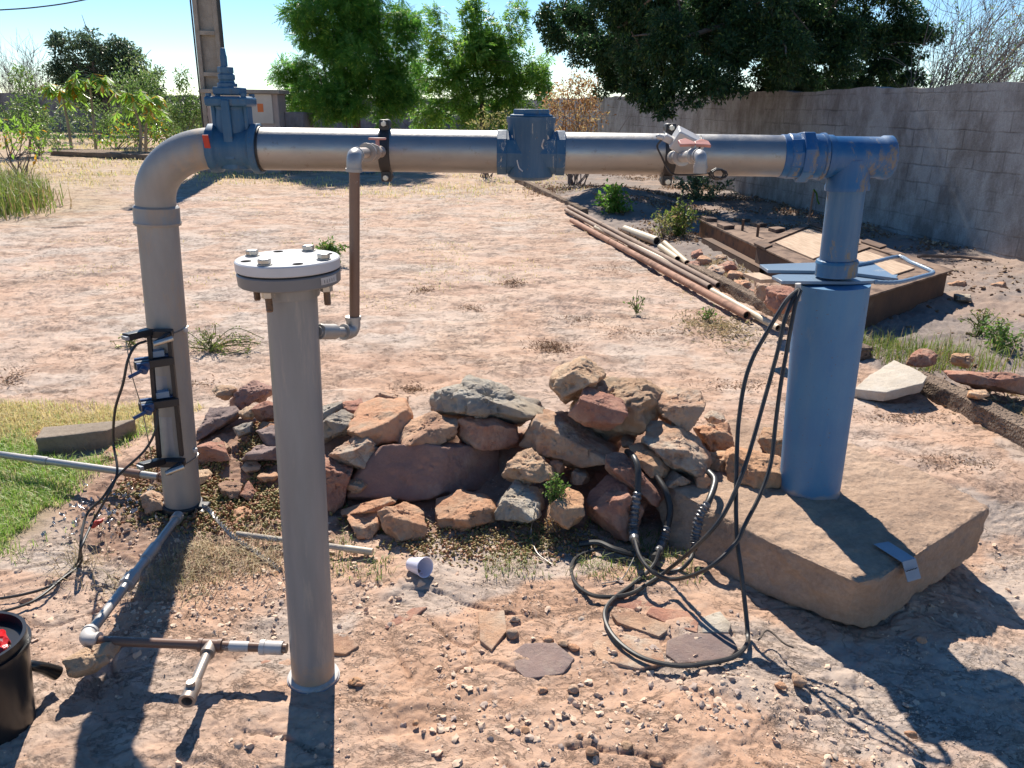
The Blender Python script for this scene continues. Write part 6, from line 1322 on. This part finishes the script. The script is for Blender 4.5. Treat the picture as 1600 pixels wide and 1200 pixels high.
# weeds
def weed(name, x, y, Y, w_, h_, n, mat, label, size=.02, z0=None, group=None, stems=12, cat='weed', flowers=0):
    b = G(x, y) if Y is None else A(x, y, Y); b = np.array(b)
    root = empty(name, b, label, cat, group); mb = MB(); pts = []
    for i in range(stems):
        a = random.random() * 6.28; r = random.random(); e = b + np.array([math.cos(a) * w_ * r, math.sin(a) * w_ * .6 * r, h_ * (1.1 - .6 * r) * random.uniform(.6, 1.1)]); P = spline([b + rng.normal(size=3) * [.01, .01, 0], (b + e) / 2 + rng.normal(size=3) * w_ * .12 + [0, 0, h_ * .1], e], 5)
        mb.tube(P, .0018 + size * .03, 4); pts += P[2:]
    mb.build('stems', M['twig'] if mat in ('drybush', 'deadleaf') else M['shrubstem'], root, smooth=False)
    pts = np.array(pts); P = pts[rng.integers(0, len(pts), n)] + rng.normal(size=(n, 3)) * size * .5; P[:, 2] = np.maximum(P[:, 2], b[2] + .002)
    a, bb, c = rand_rot(n, .8); V, F_ = inst(*leaf_t(1, .5), P, a, bb, c, size * (.6 + .7 * rng.random(n))); npmesh('leaves', V, F_, M[mat], root, False, 0)
    for k in range(flowers):
        p = pts[random.randrange(len(pts))] + [0, 0, .01]; V = []; F_ = []
        for j in range(5):
            q = j * 1.257; V += [p, p + [math.cos(q - .5) * .012, math.sin(q - .5) * .012, .006], p + [math.cos(q) * .018, math.sin(q) * .018, .006], p + [math.cos(q + .5) * .012, math.sin(q + .5) * .012, .006]]; F_.append([4 * j, 4 * j + 1, 4 * j + 2, 4 * j + 3])
        npmesh('flower', np.array(V), np.array(F_), M['flower'], root, False, 0)
M['shrubstem'] = mat_simple('green_stem', (.16, .18, .06), (.12, .13, .05), .7)
random.seed(9)
weed('weed', 518, 414, None, .24, .22, 900, 'weed', 'bright green weed behind the flange lid', .038, flowers=3, stems=26)
weed('weed', 330, 545, None, .34, .09, 900, 'bush', 'spreading creeping weed with pale yellow flowers right of the riser', .016, stems=34, flowers=4)
weed('weed', 205, 540, None, .14, .07, 160, 'bush', 'small creeping weed with yellow flowers left of the riser', .016, flowers=4)
weed('weed', 868, 792, 2.44, .06, .12, 420, 'weed', 'green weed trailing over the front stones of the pile', .014, stems=18)
weed('weed', 862, 830, 2.36, .035, .05, 160, 'deadleaf', 'dried orange trailing end of the weed on the pile', .012)
weed('weed', 995, 490, None, .10, .16, 60, 'weed', 'tiny sparse weed sprouting in the paving', .022)
weed('weed', 1103, 500, None, .08, .12, 90, 'weed', 'tiny weed against the long reddish pipe', .025)
weed('weed', 958, 340, None, .30, .42, 500, 'neem2', 'round bright green weed on the dark soil beyond the kerb', .08, stems=20)
weed('weed', 1060, 372, None, .38, .42, 700, 'bush', 'yellow green upright weed left of the rusty trough', .05, stems=36)
weed('weed', 1037, 376, None, .12, .36, 160, 'drybush', 'dry upright stalks beside the yellow green weed', .04, stems=10)
weed('weed', 1090, 316, None, .7, .6, 900, 'fartree', 'dark shaded weeds at the foot of the wall below the tap', .07, stems=30)
weed('weed', 1560, 545, None, .24, .20, 420, 'weed', 'leafy green weed at the right edge near the tuft of grass', .03, stems=24)
weed('weed', 1530, 525, None, .2, .18, 260, 'bush', 'thin trailing weed right of the grass tuft', .022, stems=18)
P = scatter(5200, (2.15, 3.5), (4.0, 5.2), lambda x, y: np.exp(-(((x - 2.62) / .22)**2 + ((y - 4.55) / .22)**2)) + .15 * np.exp(-(((x - 2.9) / .3)**2 + ((y - 4.5) / .2)**2)))
grass_patch('grass_tuft', 'bright green tuft of grass in front of the rusty formwork', 'grass', P, .12, .004, M['bush'], 1.2)
P = scatter(900, (2.15, 2.5), (4.2, 5.0)); grass_patch('shaded_grass', 'thin grass in the shade right of the blue casing', 'grass', P, .07, .004, M['bush'], 1.3)
# leaf litter by the wall, dry debris mats on paving
P = scatter(26000, (1.2, 5.0), (8.5, 22), lambda x, y: soilmask(x, y)[0] * sst(fbm2(x * 1.2, y * 1.2, 4, 420), .42, .56))
a, b, c = rand_rot(len(P), 1.2); V, F_ = inst(*leaf_t(1, .45), P + [0, 0, .02], a, b, c, .05 * (.6 + .8 * rng.random(len(P)))); tag(npmesh('leaf_litter', V, F_, M['litter'], None, False, 0), 'brown fallen leaves on the soil along the wall', 'leaves', kind='stuff')
def debris(x, y, wx_, wy_, n, label, size=.012, mat='litter', name='dry_debris'):
    c0 = G(x, y); P = np.stack([rng.normal(size=n) * wx_ * .55 + c0[0], rng.normal(size=n) * wy_ * .55 + c0[1], np.zeros(n)], 1); P[:, 2] = ground_h(P[:, 0], P[:, 1], False) + .004
    a, b, c = rand_rot(n, 1.4); V, F_ = inst(*leaf_t(1, .3), P, a, b, c, size * (.5 + rng.random(n))); tag(npmesh(name, V, F_, M[mat], None, False, 0), label, 'dry debris', kind='stuff')
debris(860, 543, .13, .14, 700, 'brown mat of dried plant debris on the paving, nearest the pile', .020)
debris(800, 441, .10, .12, 300, 'small brown clump of debris in mid yard', .022); debris(660, 453, .09, .11, 200, 'small brown debris clump left of centre', .022)
debris(735, 482, .10, .10, 220, 'faint brown debris patch between the others', .018); debris(1120, 510, .22, .35, 1500, 'straw coloured debris beside the end of the long pipe', .030, 'straw')
debris(645, 607, .08, .07, 320, 'brown debris behind the big tan sandstone', .016); debris(10, 592, .10, .12, 260, 'dark red debris at the left edge', .02)
for (x_, y_, a_, b_, n_, l_) in ((905, 500, .16, .10, 260, 'thin straw scatter left of the sparse weed'), (1000, 520, .30, .14, 420, 'straw scatter in front of the long pipes'), (960, 420, .22, .25, 260, 'dry stalk patch beside the pipe bundle'), (1150, 600, .22, .10, 300, 'brown crumbs on the paving left of the cables'), (560, 345, .5, .5, 300, 'yellowish dry patch behind the brown tube'), (1420, 650, .25, .10, 420, 'dark twiggy debris right of the blue casing'), (1490, 720, .18, .08, 220, 'small dark debris beside the kerb'), (310, 600, .14, .08, 160, 'brown crumbs right of the riser')):
    debris(x_, y_, a_, b_, n_, l_, .016)
debris(1130, 425, .22, .5, 1300, 'dry straw among the rubble', .04, 'straw'); debris(860, 300, .5, 1.2, 900, 'reddish dry debris by the far kerb', .06)
debris(1585, 640, .22, .22, 700, 'dry stalks at the right edge', .035, 'straw')
